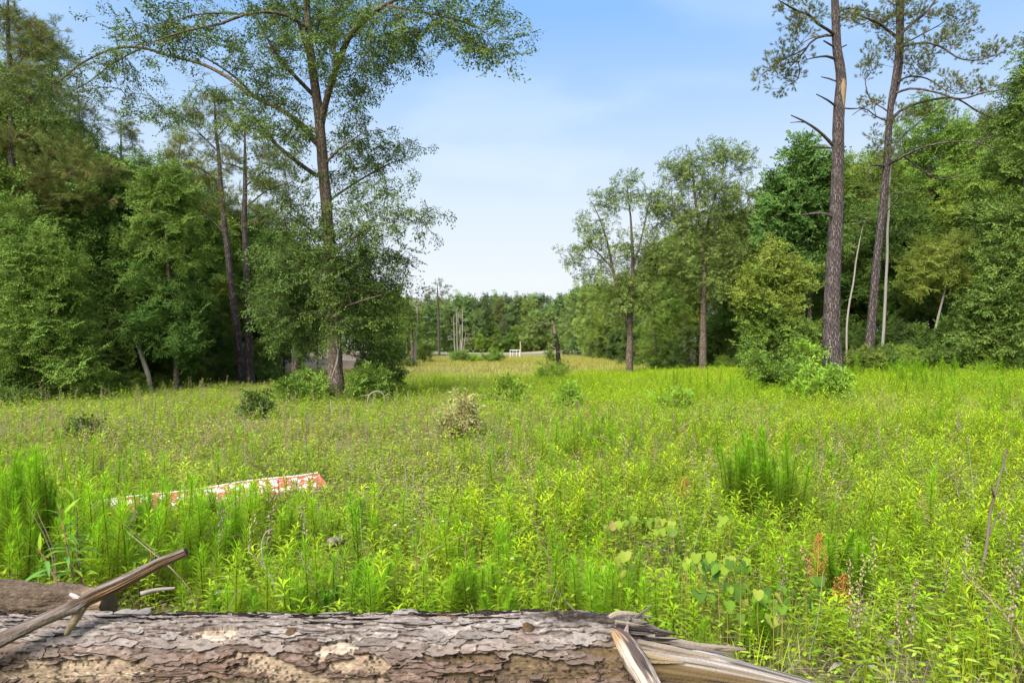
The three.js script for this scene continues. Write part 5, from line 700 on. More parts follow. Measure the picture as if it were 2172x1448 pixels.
function logSurface(s, th) { // height above the wood and colour
  const v = th * LOG.R, wu = 0.06 * fbm(s * 8, v * 16, 1.1, 4), wv = 0.03 * fbm(s * 8, v * 16, 7.1, 4);
  const [m, kind] = bare(s, th), [e, id, off] = plates(s + wu, v + wv, 7.5, 20, 31), [e2, id2, off2] = plates(s + wu * 1.3, v + wv * 1.3, 17, 42, 37), fine = fbm(s * 60, v * 90, 3.3, 3);
  const rot = ss(0.0, 0.5, 0.75 - Math.hypot((s - sOf(1240)) / 0.34, (th - 0.05) / 0.75) + 0.5 * fbm(s * 8, th * 3, 4.4)), rot2 = ss(0.05, 0.5, 0.75 - Math.hypot((s - sOf(940)) / 0.14, (th + 0.05) / 0.5) + 0.3 * fbm(s * 9, th * 3, 8.4));
  let hgt, c;
  if (m < 0) {
    const big = 1.5 * fbm(s * 4.2, v * 9, 5.5, 3) + 0.55 * fbm(s * 16, v * 30, 2.2, 3), f = v * 25 + big + id * 5, lv = Math.floor(f), fr = f - lv, hid = h3(lv, Math.floor(id * 997), 3), f2 = v * 60 + 1.6 * fbm(s * 9, v * 18, 8.5, 3) + id2 * 3, fr2 = f2 - Math.floor(f2);
    hgt = 0.010 + 0.0085 * Math.pow(fr, 0.8) + 0.007 * hid + 0.0022 * fr2 + 0.0022 * fine + 0.012 * fbm(s * 6, th * 3, 4.9, 3);
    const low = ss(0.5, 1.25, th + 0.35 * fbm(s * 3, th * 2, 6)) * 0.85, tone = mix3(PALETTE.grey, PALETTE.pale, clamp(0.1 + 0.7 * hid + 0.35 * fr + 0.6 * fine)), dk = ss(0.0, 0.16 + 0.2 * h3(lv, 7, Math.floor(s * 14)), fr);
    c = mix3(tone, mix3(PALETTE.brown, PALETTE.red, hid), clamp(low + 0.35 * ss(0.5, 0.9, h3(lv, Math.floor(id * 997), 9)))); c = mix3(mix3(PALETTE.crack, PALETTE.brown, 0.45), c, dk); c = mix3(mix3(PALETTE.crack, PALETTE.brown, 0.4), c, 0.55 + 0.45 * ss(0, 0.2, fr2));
  } else {
    const g = fbm(s * 5, v * 110, 2.7, 4), g2 = fbm(s * 14, v * 40, 9.7, 3); hgt = 0.002 * g + 0.003 * g2;
    c = kind === 2 ? mix3(PALETTE.olive, mix3(PALETTE.brown, PALETTE.wood, 0.22), clamp(0.45 + 1.2 * g)) : mix3(kind === 1 ? PALETTE.cream : PALETTE.wood, mix3(PALETTE.wood, PALETTE.red, 0.55), clamp(0.3 + 1.3 * g + 0.9 * g2)); c = mix3(c, PALETTE.crack, 0.75 * ss(0.62, 0.8, h3(Math.floor(s * 95), Math.floor(v * 95), 17) * (0.75 + 0.6 * fbm(s * 12, v * 20, 15)))); if (m < 0.06) c = mix3(mix3(PALETTE.red, PALETTE.crack, 0.35), c, m / 0.06);
  }
  if (rot > 0) { hgt += rot * (0.012 * fbm(s * 30, th * 9, 1.9, 4) + 0.004); c = mix3(c, mix3(PALETTE.rot, PALETTE.brown, clamp(0.15 + 1.2 * fbm(s * 40, th * 12, 6.6, 3))), rot * 0.9); }
  if (rot2 > 0) { hgt += rot2 * 0.01 * fbm(s * 30, th * 9, 1.9, 4); c = mix3(c, mix3(PALETTE.rot, [0.34, 0.17, 0.07], clamp(0.4 + 1.3 * fbm(s * 28, th * 9, 7.6, 3))), rot2 * 0.85); }
  const k = (0.92 + 0.55 * fbm(s * 70, v * 110, 5.9, 3)) * (1 - 0.75 * ss(0.3, 0.42, fbm(s * 45, v * 55, 12.9, 2))) * (1 + 0.4 * ss(0.28, 0.45, fbm(s * 26, v * 40, 22.9, 3))); const mossy = 0.55 * ss(0.22, 0.5, fbm(s * 5, th * 3, 31.7, 4)) * ss(0.4, 1.4, th); c = mix3(c, [0.085, 0.085, 0.035], mossy); return [hgt, [c[0] * k, c[1] * k, c[2] * k]];
}
const logAt = (s, th, lift = 0) => { const c = logC(s), r = LOG.R * (1 - 0.06 * ss(0.2, 0.5, s)) - 0.012 + lift; return V(c.x, c.y + Math.cos(th) * r, c.z + Math.sin(th) * r); };
const LOGMAT = new THREE.MeshPhysicalMaterial({ specularIntensity: 0.2, vertexColors: true, roughness: 0.93, bumpMap: (() => { const t = texture(512, (u, v) => 0.5 + 0.55 * pfbm(u * 24, v * 24, 24, 81, 5)); t.repeat.set(3.2, 5); return t; })(), bumpScale: 0.004 });
const log = thing('fallen_log', 'big fallen pine log with flaking bark and a splintered end across the foreground', 'log', V(0, 0, 0));
{
  const g = new Geo(), s0 = -3.4, s1 = 0.52, ns = 960, nt = 250, t0 = -0.9, t1 = 2.4;
  const ths = []; for (let j = 0; j <= nt; j++) ths.push(lerp(t0, t1, j / nt)); for (let a = t1 + 0.25; a < t0 + 6.283; a += 0.25) ths.push(a); ths.push(t0 + 6.2832); const w = ths.length;
  for (let i = 0; i <= ns; i++) { let s = s0 + (s1 - s0) * i / ns; for (const th of ths) { const [h, c] = logSurface(s, th); const rag = i > ns - 60 ? 0.05 * fbm(th * 5, 3.3, 1) * (i - ns + 60) / 60 : 0, p = logAt(s + rag, th, h); g.v(p.x, p.y, p.z, c, s, th * LOG.R); } }
  for (let i = 0; i < ns; i++) for (let j = 0; j + 1 < w; j++) { const a = i * w + j; g.t(a, a + w, a + 1); g.t(a + 1, a + w, a + w + 1); }
  for (const i of [0, ns]) { const p = logC(i ? s1 - 0.03 : s0), c = g.v(p.x, p.y, p.z, PALETTE.rot, 0, 0); for (let j = 0; j + 1 < w; j++) { const a = i * w + j; i ? g.t(c, a + 1, a) : g.t(c, a, a + 1); } }
  part('trunk', g.build(), LOGMAT, log);
}
// loose bark plates, each one curled a little off the log
{
  const R = rng(901); let made = 0;
  for (let i = 0; i < 900 && made < 240; i++) {
    const s = lerp(-2.5, 0.36, R()), th = lerp(-0.55, 1.35, Math.pow(R(), 1.15)), [m] = bare(s, th), rotten = Math.hypot((s - sOf(1225)) / 0.28, th / 0.6) < 1; if (m > -0.08 || rotten) continue;
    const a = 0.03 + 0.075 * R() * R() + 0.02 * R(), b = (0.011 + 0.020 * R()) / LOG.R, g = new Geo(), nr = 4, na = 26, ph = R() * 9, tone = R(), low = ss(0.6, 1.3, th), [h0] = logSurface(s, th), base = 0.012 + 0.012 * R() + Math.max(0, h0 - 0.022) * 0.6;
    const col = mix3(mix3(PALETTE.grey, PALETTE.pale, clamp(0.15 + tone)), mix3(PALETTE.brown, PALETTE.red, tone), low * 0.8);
    const at = (k, j, under) => { const an = j / na * 6.2832, rag = 1 + 0.75 * fbm(Math.cos(an) * 1.9 + ph, Math.sin(an) * 1.9, 2, 4) + 0.16 * (h3(j % na, i, 5) - 0.5), q = k / nr * rag, ds = Math.cos(an) * q * a, dt = Math.sin(an) * q * b, curl = 0.009 * Math.max(0, Math.sin(an)) * q * q + 0.0018 * q * q; return logAt(s + ds + dt * LOG.R * 0.3, th + dt, base + curl - (under ? 0.0032 : 0) + 0.0012 * fbm((s + ds) * 60, (th + dt) * 30, i, 2)); };
    const ring = (k, under) => Array.from({ length: na }, (_, j) => { const p = at(k, j, under), n = 0.86 + 0.4 * fbm(p.x * 70, p.y * 90, p.z * 90, 2); return g.v(p.x, p.y, p.z, under ? PALETTE.crack : [col[0] * n, col[1] * n, col[2] * n], p.x, th * LOG.R + p.y); });
    const c0 = at(0, 0), c = g.v(c0.x, c0.y, c0.z, col, c0.x, th * LOG.R); const rings = []; for (let k = 1; k <= nr; k++) rings.push(ring(k));
    for (let j = 0; j < na; j++) g.t(c, rings[0][(j + 1) % na], rings[0][j]);
    for (let k = 1; k < nr; k++) for (let j = 0; j < na; j++) { const j2 = (j + 1) % na; g.t(rings[k - 1][j], rings[k - 1][j2], rings[k][j]); g.t(rings[k - 1][j2], rings[k][j2], rings[k][j]); }
    const edge = Array.from({ length: na }, (_, j) => { const p = at(nr, j); return g.v(p.x, p.y, p.z, mix3(PALETTE.brown, PALETTE.crack, 0.4)); }), un = ring(nr, true); for (let j = 0; j < na; j++) { const j2 = (j + 1) % na; g.t(edge[j], edge[j2], un[j]); g.t(edge[j2], un[j2], un[j]); }
    part('bark_plate', g.build(), LOGMAT, log); made++;
  }
  // bigger flakes that stand off the skyline of the log
  for (const [px, th, a, b, up] of [[205, -0.35, 0.05, 0.03, 0.03], [245, -0.32, 0.035, 0.03, 0.035], [350, -0.5, 0.16, 0.02, 0.02], [520, -0.35, 0.09, 0.025, 0.012], [845, -0.25, 0.06, 0.03, 0.022], [690, -0.3, 0.08, 0.025, 0.012], [140, -0.2, 0.09, 0.03, 0.012]]) {
    const g = new Geo(), s = sOf(px), n = 10, m = 5; for (const u of [0, 1]) for (let i = 0; i <= n; i++) for (let j = 0; j <= m; j++) { const x = i / n * 2 - 1, y = j / m, w = Math.sqrt(Math.max(0.02, 1 - x * x)) * (1 + 0.5 * fbm(x * 3 + px, y, 1)), p = logAt(s + x * a, th + (y - 0.2) * b / LOG.R * -2.2 * w, 0.024 + up * y * w - u * 0.004), k = u ? 0.5 : 0.9 + 0.4 * fbm(p.x * 60, p.y * 60, p.z * 60, 2); g.v(p.x, p.y, p.z, PALETTE.pale.map((c) => c * k), p.x, p.y); }
    const w = m + 1, q = (n + 1) * w; for (let i = 0; i < n; i++) for (let j = 0; j < m; j++) { const o = i * w + j; g.t(o, o + 1, o + w); g.t(o + 1, o + w + 1, o + w); g.t(q + o, q + o + w, q + o + 1); g.t(q + o + 1, q + o + w, q + o + w + 1); }
    for (let i = 0; i < n; i++) { const o = i * w + m; g.t(o, q + o, o + w); g.t(o + w, q + o, q + o + w); }
    part('bark_plate', g.build(), LOGMAT, log);
  }
}
// knots
for (const [px, th, r, c] of [[612, 0.55, 0.026, [0.085, 0.05, 0.026]], [1122, 0.45, 0.026, [0.075, 0.045, 0.024]], [905, 0.9, 0.02, [0.13, 0.10, 0.08]]]) {
  const g = new Geo(), s = sOf(px), dir = V(-0.25, Math.cos(th), Math.sin(th)).normalize(), p0 = logAt(s, th, -0.01), q = [0, 0.02, 0.034, 0.042].map((k) => p0.clone().addScaledVector(dir, k)); tube(g, q, [r * 1.5, r * 1.15, r * 0.9, r * 0.5], 18, { f: (a, l) => 1 + 0.28 * fbm(Math.cos(a) * 2.5 + px, Math.sin(a) * 2.5, l * 30), col: (a, l, u) => { const k = 0.6 + 0.8 * fbm(a * 3, l * 60, px) + (u > 0.6 ? 0.35 : 0); return c.map((x) => Math.max(0.02, x * k)); } }); part('knot', g.build(), LOGMAT, log);
}
// bare splintered wood that tapers away to the right
const GRAIN = (a, s, u) => { const up = 0.5 + 0.5 * Math.cos(a + 0.05), g = fbm(Math.cos(a) * 9, Math.sin(a) * 9, s * 1.6, 4), g2 = fbm(Math.cos(a) * 24, Math.sin(a) * 24, s * 3, 3), bleach = ss(0.80, 0.95, up + 0.22 * g); const c = mix3(mix3(PALETTE.olive, [0.130, 0.088, 0.042], clamp(0.5 + 1.2 * g)), [0.29, 0.252, 0.22], bleach), k = (0.8 + 0.75 * g2) * (1 - 0.75 * ss(0.16, 0.34, fbm(Math.cos(a) * 16 + 3, Math.sin(a) * 16, s * 2.2 + 9, 3))); return c.map((x) => Math.max(0.02, x * k)); };
{
  const g = new Geo(), P = (px, py, D) => W(px, py, D), pts = curve([P(1190, 1415, 3.03), P(1300, 1408, 3.03), P(1400, 1420, 3.01), P(1500, 1434, 2.98), P(1600, 1449, 2.94), P(1700, 1464, 2.90), P(1800, 1478, 2.87)], 0.008), rr = radii([0.12, 0.128, 0.122, 0.108, 0.083, 0.056, 0.014], pts.length);
  tube(g, pts, rr, 120, { f: (a, s) => { const g1 = fbm(Math.cos(a) * 8, Math.sin(a) * 8, s * 1.5, 4); return 1 + 0.10 * g1 + 0.07 * Math.abs(fbm(Math.cos(a) * 22, Math.sin(a) * 22, s * 2.2, 3)) + 0.05 * fbm(Math.cos(a) * 2, Math.sin(a) * 2, s * 4); }, col: GRAIN });
  tag(part('broken_end', g.build(), LOGMAT, log), 'bare bleached wood of the splintered end');
  const splinter = (pts2, w, tone, flatK = 0.45) => { const q = new Geo(), p = curve(pts2.map(([x, y, D]) => P(x, y, D)), 0.012), r = radii(w.map((x) => x / FOCAL * 3 / 2), p.length); tube(q, p, r, 16, { f: (a, s) => (Math.abs(Math.cos(a)) * (1 - flatK) + flatK) * (1 + 0.3 * fbm(Math.cos(a) * 4, Math.sin(a) * 4, s * 5 + w[0], 3)), col: (a, s) => { const k = 0.7 + 0.8 * fbm(Math.cos(a) * 6, Math.sin(a) * 6, s * 5, 3); return tone.map((x) => Math.max(0.02, x * k)); } }); part('splinter', q.build(), LOGMAT, log); };
  const pale = [0.27, 0.215, 0.162], grey = [0.165, 0.135, 0.115], dark = [0.045, 0.033, 0.027];
  splinter([[1284, 1322, 3.05], [1305, 1306, 3.06], [1335, 1303, 3.07], [1360, 1305, 3.08], [1387, 1307, 3.09]], [18, 22, 18, 10, 2], pale);
  splinter([[1345, 1308, 3.06], [1362, 1297, 3.07], [1384, 1280, 3.08]], [7, 5, 1.5], grey);
  splinter([[1290, 1330, 3.04], [1320, 1322, 3.05], [1355, 1322, 3.06], [1400, 1336, 3.07], [1430, 1338, 3.08]], [26, 24, 18, 9, 2], grey);
  splinter([[1310, 1338, 3.02], [1350, 1340, 3.03], [1410, 1350, 3.04], [1466, 1360, 3.05]], [20, 18, 11, 3], dark); splinter([[1340, 1348, 3.0], [1400, 1356, 3.02], [1470, 1368, 3.03], [1530, 1372, 3.04], [1580, 1374, 3.05]], [20, 24, 20, 15, 5], pale, 0.55);
  splinter([[1420, 1366, 3.0], [1490, 1378, 3.0], [1555, 1386, 3.0]], [16, 13, 3], grey); splinter([[1350, 1362, 2.97], [1430, 1380, 2.96], [1520, 1396, 2.95], [1570, 1402, 2.95]], [22, 22, 14, 2], pale); splinter([[1280, 1345, 3.0], [1330, 1356, 2.99], [1380, 1372, 2.97], [1440, 1392, 2.95]], [24, 26, 18, 4], pale); splinter([[1300, 1362, 2.93], [1370, 1392, 2.91], [1450, 1402, 2.9]], [26, 20, 4], [0.30, 0.22, 0.13]); splinter([[1260, 1338, 3.03], [1285, 1330, 3.0], [1312, 1335, 2.97]], [24, 20, 8], dark);
  { const R = rng(977); for (let i = 0; i < 26; i++) { const x = 1290 + R() * 230, y = 1312 + (x - 1290) * 0.26 + R() * 34, L = 25 + R() * 75, d = 2.93 + R() * 0.12; splinter([[x, y, d], [x + L * 0.5, y + L * 0.08 - 3 + R() * 5, d], [x + L, y + L * (R() * 0.24 - 0.02), d + 0.02]], [5 + R() * 6, 4 + R() * 4, 0.8], [pale, grey, dark][Math.floor(R() * 3)], 0.3); } }
  // snapped limb stub that comes forward and down
  const lb = new Geo(), lp = curve([P(1306, 1338, 2.93), P(1325, 1362, 2.88), P(1348, 1400, 2.82), P(1372, 1440, 2.76), P(1392, 1478, 2.7)], 0.008), lr = radii([0.026, 0.042, 0.047, 0.045, 0.044], lp.length);
  tube(lb, lp, lr, 60, { f: (a, s) => 1 + 0.26 * fbm(Math.cos(a) * 2.5, Math.sin(a) * 2.5, s * 6, 4) + 0.12 * fbm(Math.cos(a) * 9, Math.sin(a) * 9, s * 14, 3), col: (a, s, u) => { const b = ss(0.05, 0.22, fbm(Math.cos(a) * 2.2 + 4, Math.sin(a) * 2.2, s * 6, 3) + 0.20 * Math.cos(a * 1 + 1.2)), g1 = fbm(Math.cos(a) * 9, Math.sin(a) * 9, s * 4, 3), c = mix3(mix3([0.36, 0.295, 0.24], [0.26, 0.145, 0.065], (1 - ss(0.1, 0.35, u)) * 0.8 + 0.2 * clamp(g1)), [0.07, 0.053, 0.047], b), k = (0.82 + 0.8 * g1) * (1 - 0.7 * ss(0.2, 0.36, fbm(Math.cos(a) * 12 + 3, Math.sin(a) * 12, s * 6 + 9, 3))); return c.map((x) => Math.max(0.02, x * k)); } });
  part('limb_stub', lb.build(), LOGMAT, log); splinter([[1322, 1370, 2.9], [1326, 1345, 2.9], [1331, 1322, 2.91]], [26, 17, 3], [0.26, 0.2, 0.19]);
}
// pale shelf fungus on the bare wood at the left end
{ const g = new Geo(), R = rng(911); for (const [px, th, n] of [[55, 1.58, 5], [180, 1.50, 6], [290, 1.45, 5], [300, 1.02, 3], [75, 1.2, 4], [720 / 3, 1.6, 4]]) for (let i = 0; i < n; i++) { const p = logAt(sOf(px + (R() - 0.5) * 44), th + (R() - 0.5) * 0.12, 0.004), r = 0.005 + R() * 0.006, ring = [], c = g.v(p.x, p.y + 0.003, p.z + 0.004, [0.62, 0.55, 0.42]); for (let k = 0; k <= 8; k++) { const a = k / 8 * 6.283, q = r * (0.7 + 0.6 * R()); ring.push(g.v(p.x + Math.cos(a) * q * 1.6, p.y + Math.sin(a) * q * 0.4 - 0.001, p.z + 0.006 + Math.sin(a) * q * 0.3, jit(R, [0.58, 0.50, 0.38], 0.15))); } for (let k = 0; k < 8; k++) g.t(c, ring[k], ring[k + 1]); } part('shelf_fungus', g.build(), LOGMAT, log, 'stuff'); }
// ---------------------------------------------------------------- the second log behind it at the left
{
  const t = thing('fallen_log', 'shorter brown log with finely cracked bark lying behind the left end of the big log', 'log'), g = new Geo();
  const pts = curve([V(-4.2, 0.30, -3.62), W(0, 1272, 3.62), W(120, 1278, 3.60), W(232, 1284, 3.58)], 0.008), rr = radii([0.16, 0.145, 0.11, 0.07], pts.length), N = 150;
  tube(g, pts, rr, N, { f: (a, s) => { const v = a * 0.12, [e, id] = plates(s + 0.02 * fbm(s * 30, v * 30, 1), v + 0.012 * fbm(s * 30, v * 30, 7), 34, 60, 51); return 1 + 0.5 * ss(1.55, 1.9, s) * fbm(Math.cos(a) * 2.5, Math.sin(a) * 2.5, s * 6, 3) + 0.12 * fbm(Math.cos(a) * 3, Math.sin(a) * 3, s * 9, 3) + 0.05 * fbm(Math.cos(a) * 2, Math.sin(a) * 2, s * 4) + 0.05 * ss(0, 0.3, e) * (0.5 + id * 0.5); }, col: (a, s, u) => { const v = a * 0.12, [e, id] = plates(s + 0.02 * fbm(s * 30, v * 30, 1), v + 0.012 * fbm(s * 30, v * 30, 7), 34, 60, 51), k = 0.8 + 0.4 * id + 0.4 * fbm(s * 40, v * 40, 3, 2), top = ss(0.90, 0.97, u) * 0.8; const c = mix3(mix3([0.06, 0.045, 0.032], [0.125, 0.088, 0.060], ss(0, 0.25, e)), [0.30, 0.20, 0.125], top); return c.map((x) => x * k * 0.72); } });
  part('trunk', g.build(), LOGMAT, t);
}
// ---------------------------------------------------------------- the broken branch that leans over both logs
{
  const t = thing('broken_branch', 'broken branch with a hollow split far half leaning over the left end of the log', 'branch'), g = new Geo(), P = (x, y, D) => W(x, y, D);
  const pts = curve([P(-60, 1392, 2.80), P(10, 1352, 2.84), P(80, 1318, 2.88), P(150, 1288, 2.92), P(190, 1268, 2.95), P(270, 1230, 2.98), P(340, 1194, 3.01), P(396, 1170, 3.03)], 0.006), rr = radii([0.032, 0.029, 0.027, 0.027, 0.033, 0.028, 0.024, 0.021], pts.length);
  // the far half is split open along its side: the surface dips in where the front has broken away
  const split = (a, u) => ss(0.47, 0.53, u) * ss(0.30, 0.62, Math.cos(a - 2.05)) ;
  tube(g, pts, rr, 72, { f: (a, s, u) => 1 + 0.12 * fbm(Math.cos(a) * 2, Math.sin(a) * 2, s * 7, 3) + 0.06 * fbm(Math.cos(a) * 9, Math.sin(a) * 9, s * 9, 3) - split(a, u) * (0.42 + 0.25 * fbm(Math.cos(a) * 9, Math.sin(a) * 9, s * 3, 3)) + 0.25 * Math.exp(-Math.pow((u - 0.455) / 0.02, 2)) * (0.5 + 0.5 * Math.sin(a * 3)), col: (a, s, u) => { const k = 0.75 + 0.6 * fbm(Math.cos(a) * 6, Math.sin(a) * 6, s * 14, 3), sp = split(a, u), gr = fbm(Math.cos(a) * 16, Math.sin(a) * 16, s * 3, 3), bark = mix3([0.085, 0.058, 0.043], [0.19, 0.155, 0.135], clamp(0.4 + 1.2 * fbm(Math.cos(a) * 3, Math.sin(a) * 3, s * 12, 3))), inn = mix3([0.23, 0.14, 0.075], [0.06, 0.038, 0.027], clamp(0.35 + 1.5 * gr)); return mix3(bark, inn, sp).map((x) => Math.max(0.02, x * k)); } });
  part('branch_wood', g.build(), LOGMAT, t);
  const h = new Geo(), q = curve([P(178, 1282, 2.94), P(162, 1310, 2.93), P(142, 1344, 2.91)], 0.01); tube(h, q, radii([0.022, 0.017, 0.010], q.length), 18, { f: (a, s) => 1 + 0.25 * fbm(Math.cos(a) * 2, Math.sin(a) * 2, s * 12), col: (a, s) => { const k = 0.7 + 0.6 * fbm(a * 2, s * 30, 1); return [0.19 * k, 0.145 * k, 0.085 * k]; } }); part('side_stub', h.build(), LOGMAT, t);
  const h2 = new Geo(), q2 = curve([P(172, 1272, 2.93), P(160, 1263, 2.93), P(150, 1258, 2.93)], 0.008); tube(h2, q2, radii([0.014, 0.011, 0.006], q2.length), 12, { col: [0.33, 0.28, 0.26] }); part('twig_stub', h2.build(), LOGMAT, t);
}
// ---------------------------------------------------------------- the old red sign lying in the weeds
{
  const cv = document.createElement('canvas'); cv.width = 1024; cv.height = 256; const x = cv.getContext('2d'), R = rng(921);
  x.fillStyle = '#9c4a36'; x.fillRect(0, 0, 1024, 256); x.fillStyle = '#efe9e2'; x.fillRect(0, 0, 1024, 9); x.fillRect(0, 0, 8, 256);
  // weathered white lettering, worn past reading: broken strokes in two rows
  const stroke = (a, b, w, h) => { x.beginPath(); x.ellipse(a, b, w, h, (R() - 0.5) * 0.3, 0, 6.3); x.fill(); };
  for (const [y0, hh, step, w0] of [[30, 84, 58, 30], [148, 66, 44, 22]]) for (let a = 60; a < 980; a += step * (0.8 + 0.5 * R())) {
    if (R() < 0.12) continue; x.fillStyle = '#ece7df';
    for (let k = 0; k < 5; k++) stroke(a + R() * w0, y0 + hh * (0.1 + 0.8 * R()), w0 * (0.25 + 0.4 * R()), hh * (0.1 + 0.22 * R()));
    x.fillStyle = '#9c4a36'; for (let k = 0; k < 3; k++) stroke(a + R() * w0, y0 + hh * R(), 3 + R() * 8, 3 + R() * 8);
  }
  x.fillStyle = '#e2d6ca'; for (let i = 0; i < 420; i++) stroke(R() * 1024, R() * 256, 1 + R() * (R() < 0.3 ? 26 : 6), 0.7 + R() * 2.5); x.fillStyle = '#6d6258'; for (let i = 0; i < 70; i++) stroke(R() * 1024, 40 + R() * 216, 1 + R() * 9, 0.6 + R() * 2); x.fillRect(0, 232, 1024, 24);
  const tex = new THREE.CanvasTexture(cv); tex.colorSpace = THREE.SRGBColorSpace;
  const L = 2.2, w = 0.29, th = 0.03, t = thing('fallen_sign', 'weathered red sign with worn white lettering lying among the weeds at left', 'sign'), y0 = 0.18, y1 = 0.04;
  const u = V(0.739, 0, -0.674), n = SIGN.n, A = SIGN.A, at = (a, b, c) => V(A.x + u.x * a + n.x * b, lerp(y0, y1, b / w) + c + H(A.x, A.z), A.z + u.z * a + n.z * b), NX = 24, g = new Geo();
  for (let i = 0; i <= NX; i++) for (let j = 0; j <= 4; j++) { const p = at(i / NX * L, j / 4 * w, th + 0.008 * Math.sin(i * 0.5) * (1 - j / 4)); g.v(p.x, p.y, p.z, WHITE, i / NX, 1 - j / 4); }
  for (let i = 0; i < NX; i++) for (let j = 0; j < 4; j++) { const a = i * 5 + j; g.t(a, a + 1, a + 5); g.t(a + 1, a + 6, a + 5); }
  part('sign_face', g.build(), new THREE.MeshStandardMaterial({ map: tex, roughness: 0.7, side: THREE.DoubleSide }), t);
  const e = new Geo(), box = (b0, b1) => { for (let i = 0; i <= NX; i++) { for (const [b, c] of [[b0, th - 0.003], [b1, th - 0.003], [b1, 0], [b0, 0]]) { const p = at(i / NX * L, b, c + 0.008 * Math.sin(i * 0.5) * (1 - b / w)); e.v(p.x, p.y, p.z, [0.6, 0.57, 0.53]); } if (i) for (let k = 0; k < 4; k++) { const a = (i - 1) * 4 + k, b = (i - 1) * 4 + (k + 1) % 4; e.t(a, b, a + 4); e.t(b, b + 4, a + 4); } } }; box(0, w); part('sign_board', e.build(), MAT.wood, t);
}
// ---------------------------------------------------------------- bare sticks and odd plants
function stick(name, label, cat, D, lines, mat = MAT.deadBark, col = [0.75, 0.7, 0.65]) { const t = thing(name, label, cat); lines.forEach(([pts, w0, w1, nm], i) => { const g = new Geo(), p = curve(pts.map(([x, y, dz = 0]) => W(x, y, D + dz)), 0.04 * D / 8); tube(g, p, radii(rpx([w0, w1], D), p.length), 6, { f: barkF(0.2), col }); part(nm ?? (i ? 'twig' : 'stem'), g.build(), mat, t); }); }
stick('fallen_branch', 'bare fallen branch lying in the grass before the oak', 'branch', 14.6, [[[[712, 922], [735, 908], [780, 898], [838, 888]], 6, 2.5], [[[837, 889], [834, 903, 0.1], [831, 914, 0.1]], 2.5, 1.5], [[[790, 896], [797, 906, -0.2], [797, 918, -0.2]], 2.5, 1.5], [[[728, 912], [713, 890, 0.2], [704, 872, 0.3], [701, 850, 0.5]], 3.5, 1.5], [[[706, 921], [700, 908, 0.1]], 4, 3]]);
stick('arched_twig', 'bare arched twig in the grass at the right foot of the oak', 'branch', 17, [[[[779, 858], [782, 840], [790, 832], [805, 830], [814, 838], [817, 852]], 3.5, 2.5], [[[782, 838], [765, 839, 0.2]], 2.5, 1.5]]);
stick('bare_sapling', 'tall bare stick standing alone in the weeds at the far right', 'sapling', 4.25, [[[[2074, 1300], [2080, 1220, -0.02], [2092, 1150], [2100, 1085, 0.02], [2112, 1040], [2126, 990, 0.02], [2137, 951]], 9, 3.5], [[[2094, 1140], [2106, 1112, 0.06], [2118, 1090, 0.1]], 5, 2], [[[2108, 1052], [2104, 1040, -0.05], [2103, 1032, -0.06]], 4, 2.5]], MAT.deadBark, [0.42, 0.37, 0.32]);
stick('dry_twigs', 'forked bare dry twigs rising from the weeds behind the log', 'branch', 3.9, [[[[655, 1290], [600, 1268], [588, 1250], [575, 1222], [552, 1190], [530, 1170], [529, 1155]], 8, 3.5], [[[572, 1222], [560, 1190, 0.05], [556, 1160, 0.06], [563, 1130, 0.05], [573, 1122, 0.05]], 6, 2.5], [[[634, 1262], [640, 1240, 0.05], [652, 1216, 0.06], [640, 1180, 0.07], [632, 1166, 0.07]], 4, 2], [[[652, 1216, 0.06], [664, 1182, 0.05]], 3, 1.5], [[[630, 1254], [606, 1240, -0.06], [594, 1228, -0.06]], 5, 2.5]]);
stick('dry_twigs', 'long thin dry stalk bent over the weeds right of the red sign', 'branch', 5.6, [[[[690, 1140], [684, 1100], [672, 1070], [655, 1053], [630, 1034], [612, 1022]], 4, 2], [[[662, 1120, 0.1], [655, 1098, 0.1]], 3, 1.5]]);
stick('dry_stalk', 'long pale dry stalk leaning in the weeds right of the picture centre', 'stalk', 8.5, [[[[1410, 1030], [1370, 985], [1340, 955], [1322, 926]], 3, 1.6]], MAT.deadBark, [1.5, 1.3, 1]);
// cut stub and short wood pieces between the weeds
{ const g = new Geo(), p = curve([W(700, 1150, 4.75), W(725, 1146, 4.85)], 0.02); tube(g, p, radii([0.032, 0.034], p.length), 18, { f: barkF(0.15), col: (a, s, u) => [0.13, 0.105, 0.09] }); single('wood_stub', g.build(), MAT.wood, 'short dark cut wood stub among the weeds below the right end of the red sign', 'wood piece'); }
{ const g = new Geo(); for (const [pts, r] of [[[[300, 1258, 3.7], [330, 1250, 3.75], [372, 1246, 3.8]], 0.014], [[[455, 1258, 3.75], [490, 1253, 3.8], [512, 1255, 3.8]], 0.011]]) { const p = curve(pts.map(([x, y, D]) => W(x, y, D)), 0.03); tube(g, p, radii([r, r * 0.6], p.length), 10, { f: barkF(0.3), col: [0.9, 0.85, 0.8] }); } single('dead_wood', g.build(), MAT.deadBark, 'grey dead wood lying in the weeds right of the leaning branch', 'wood piece'); }
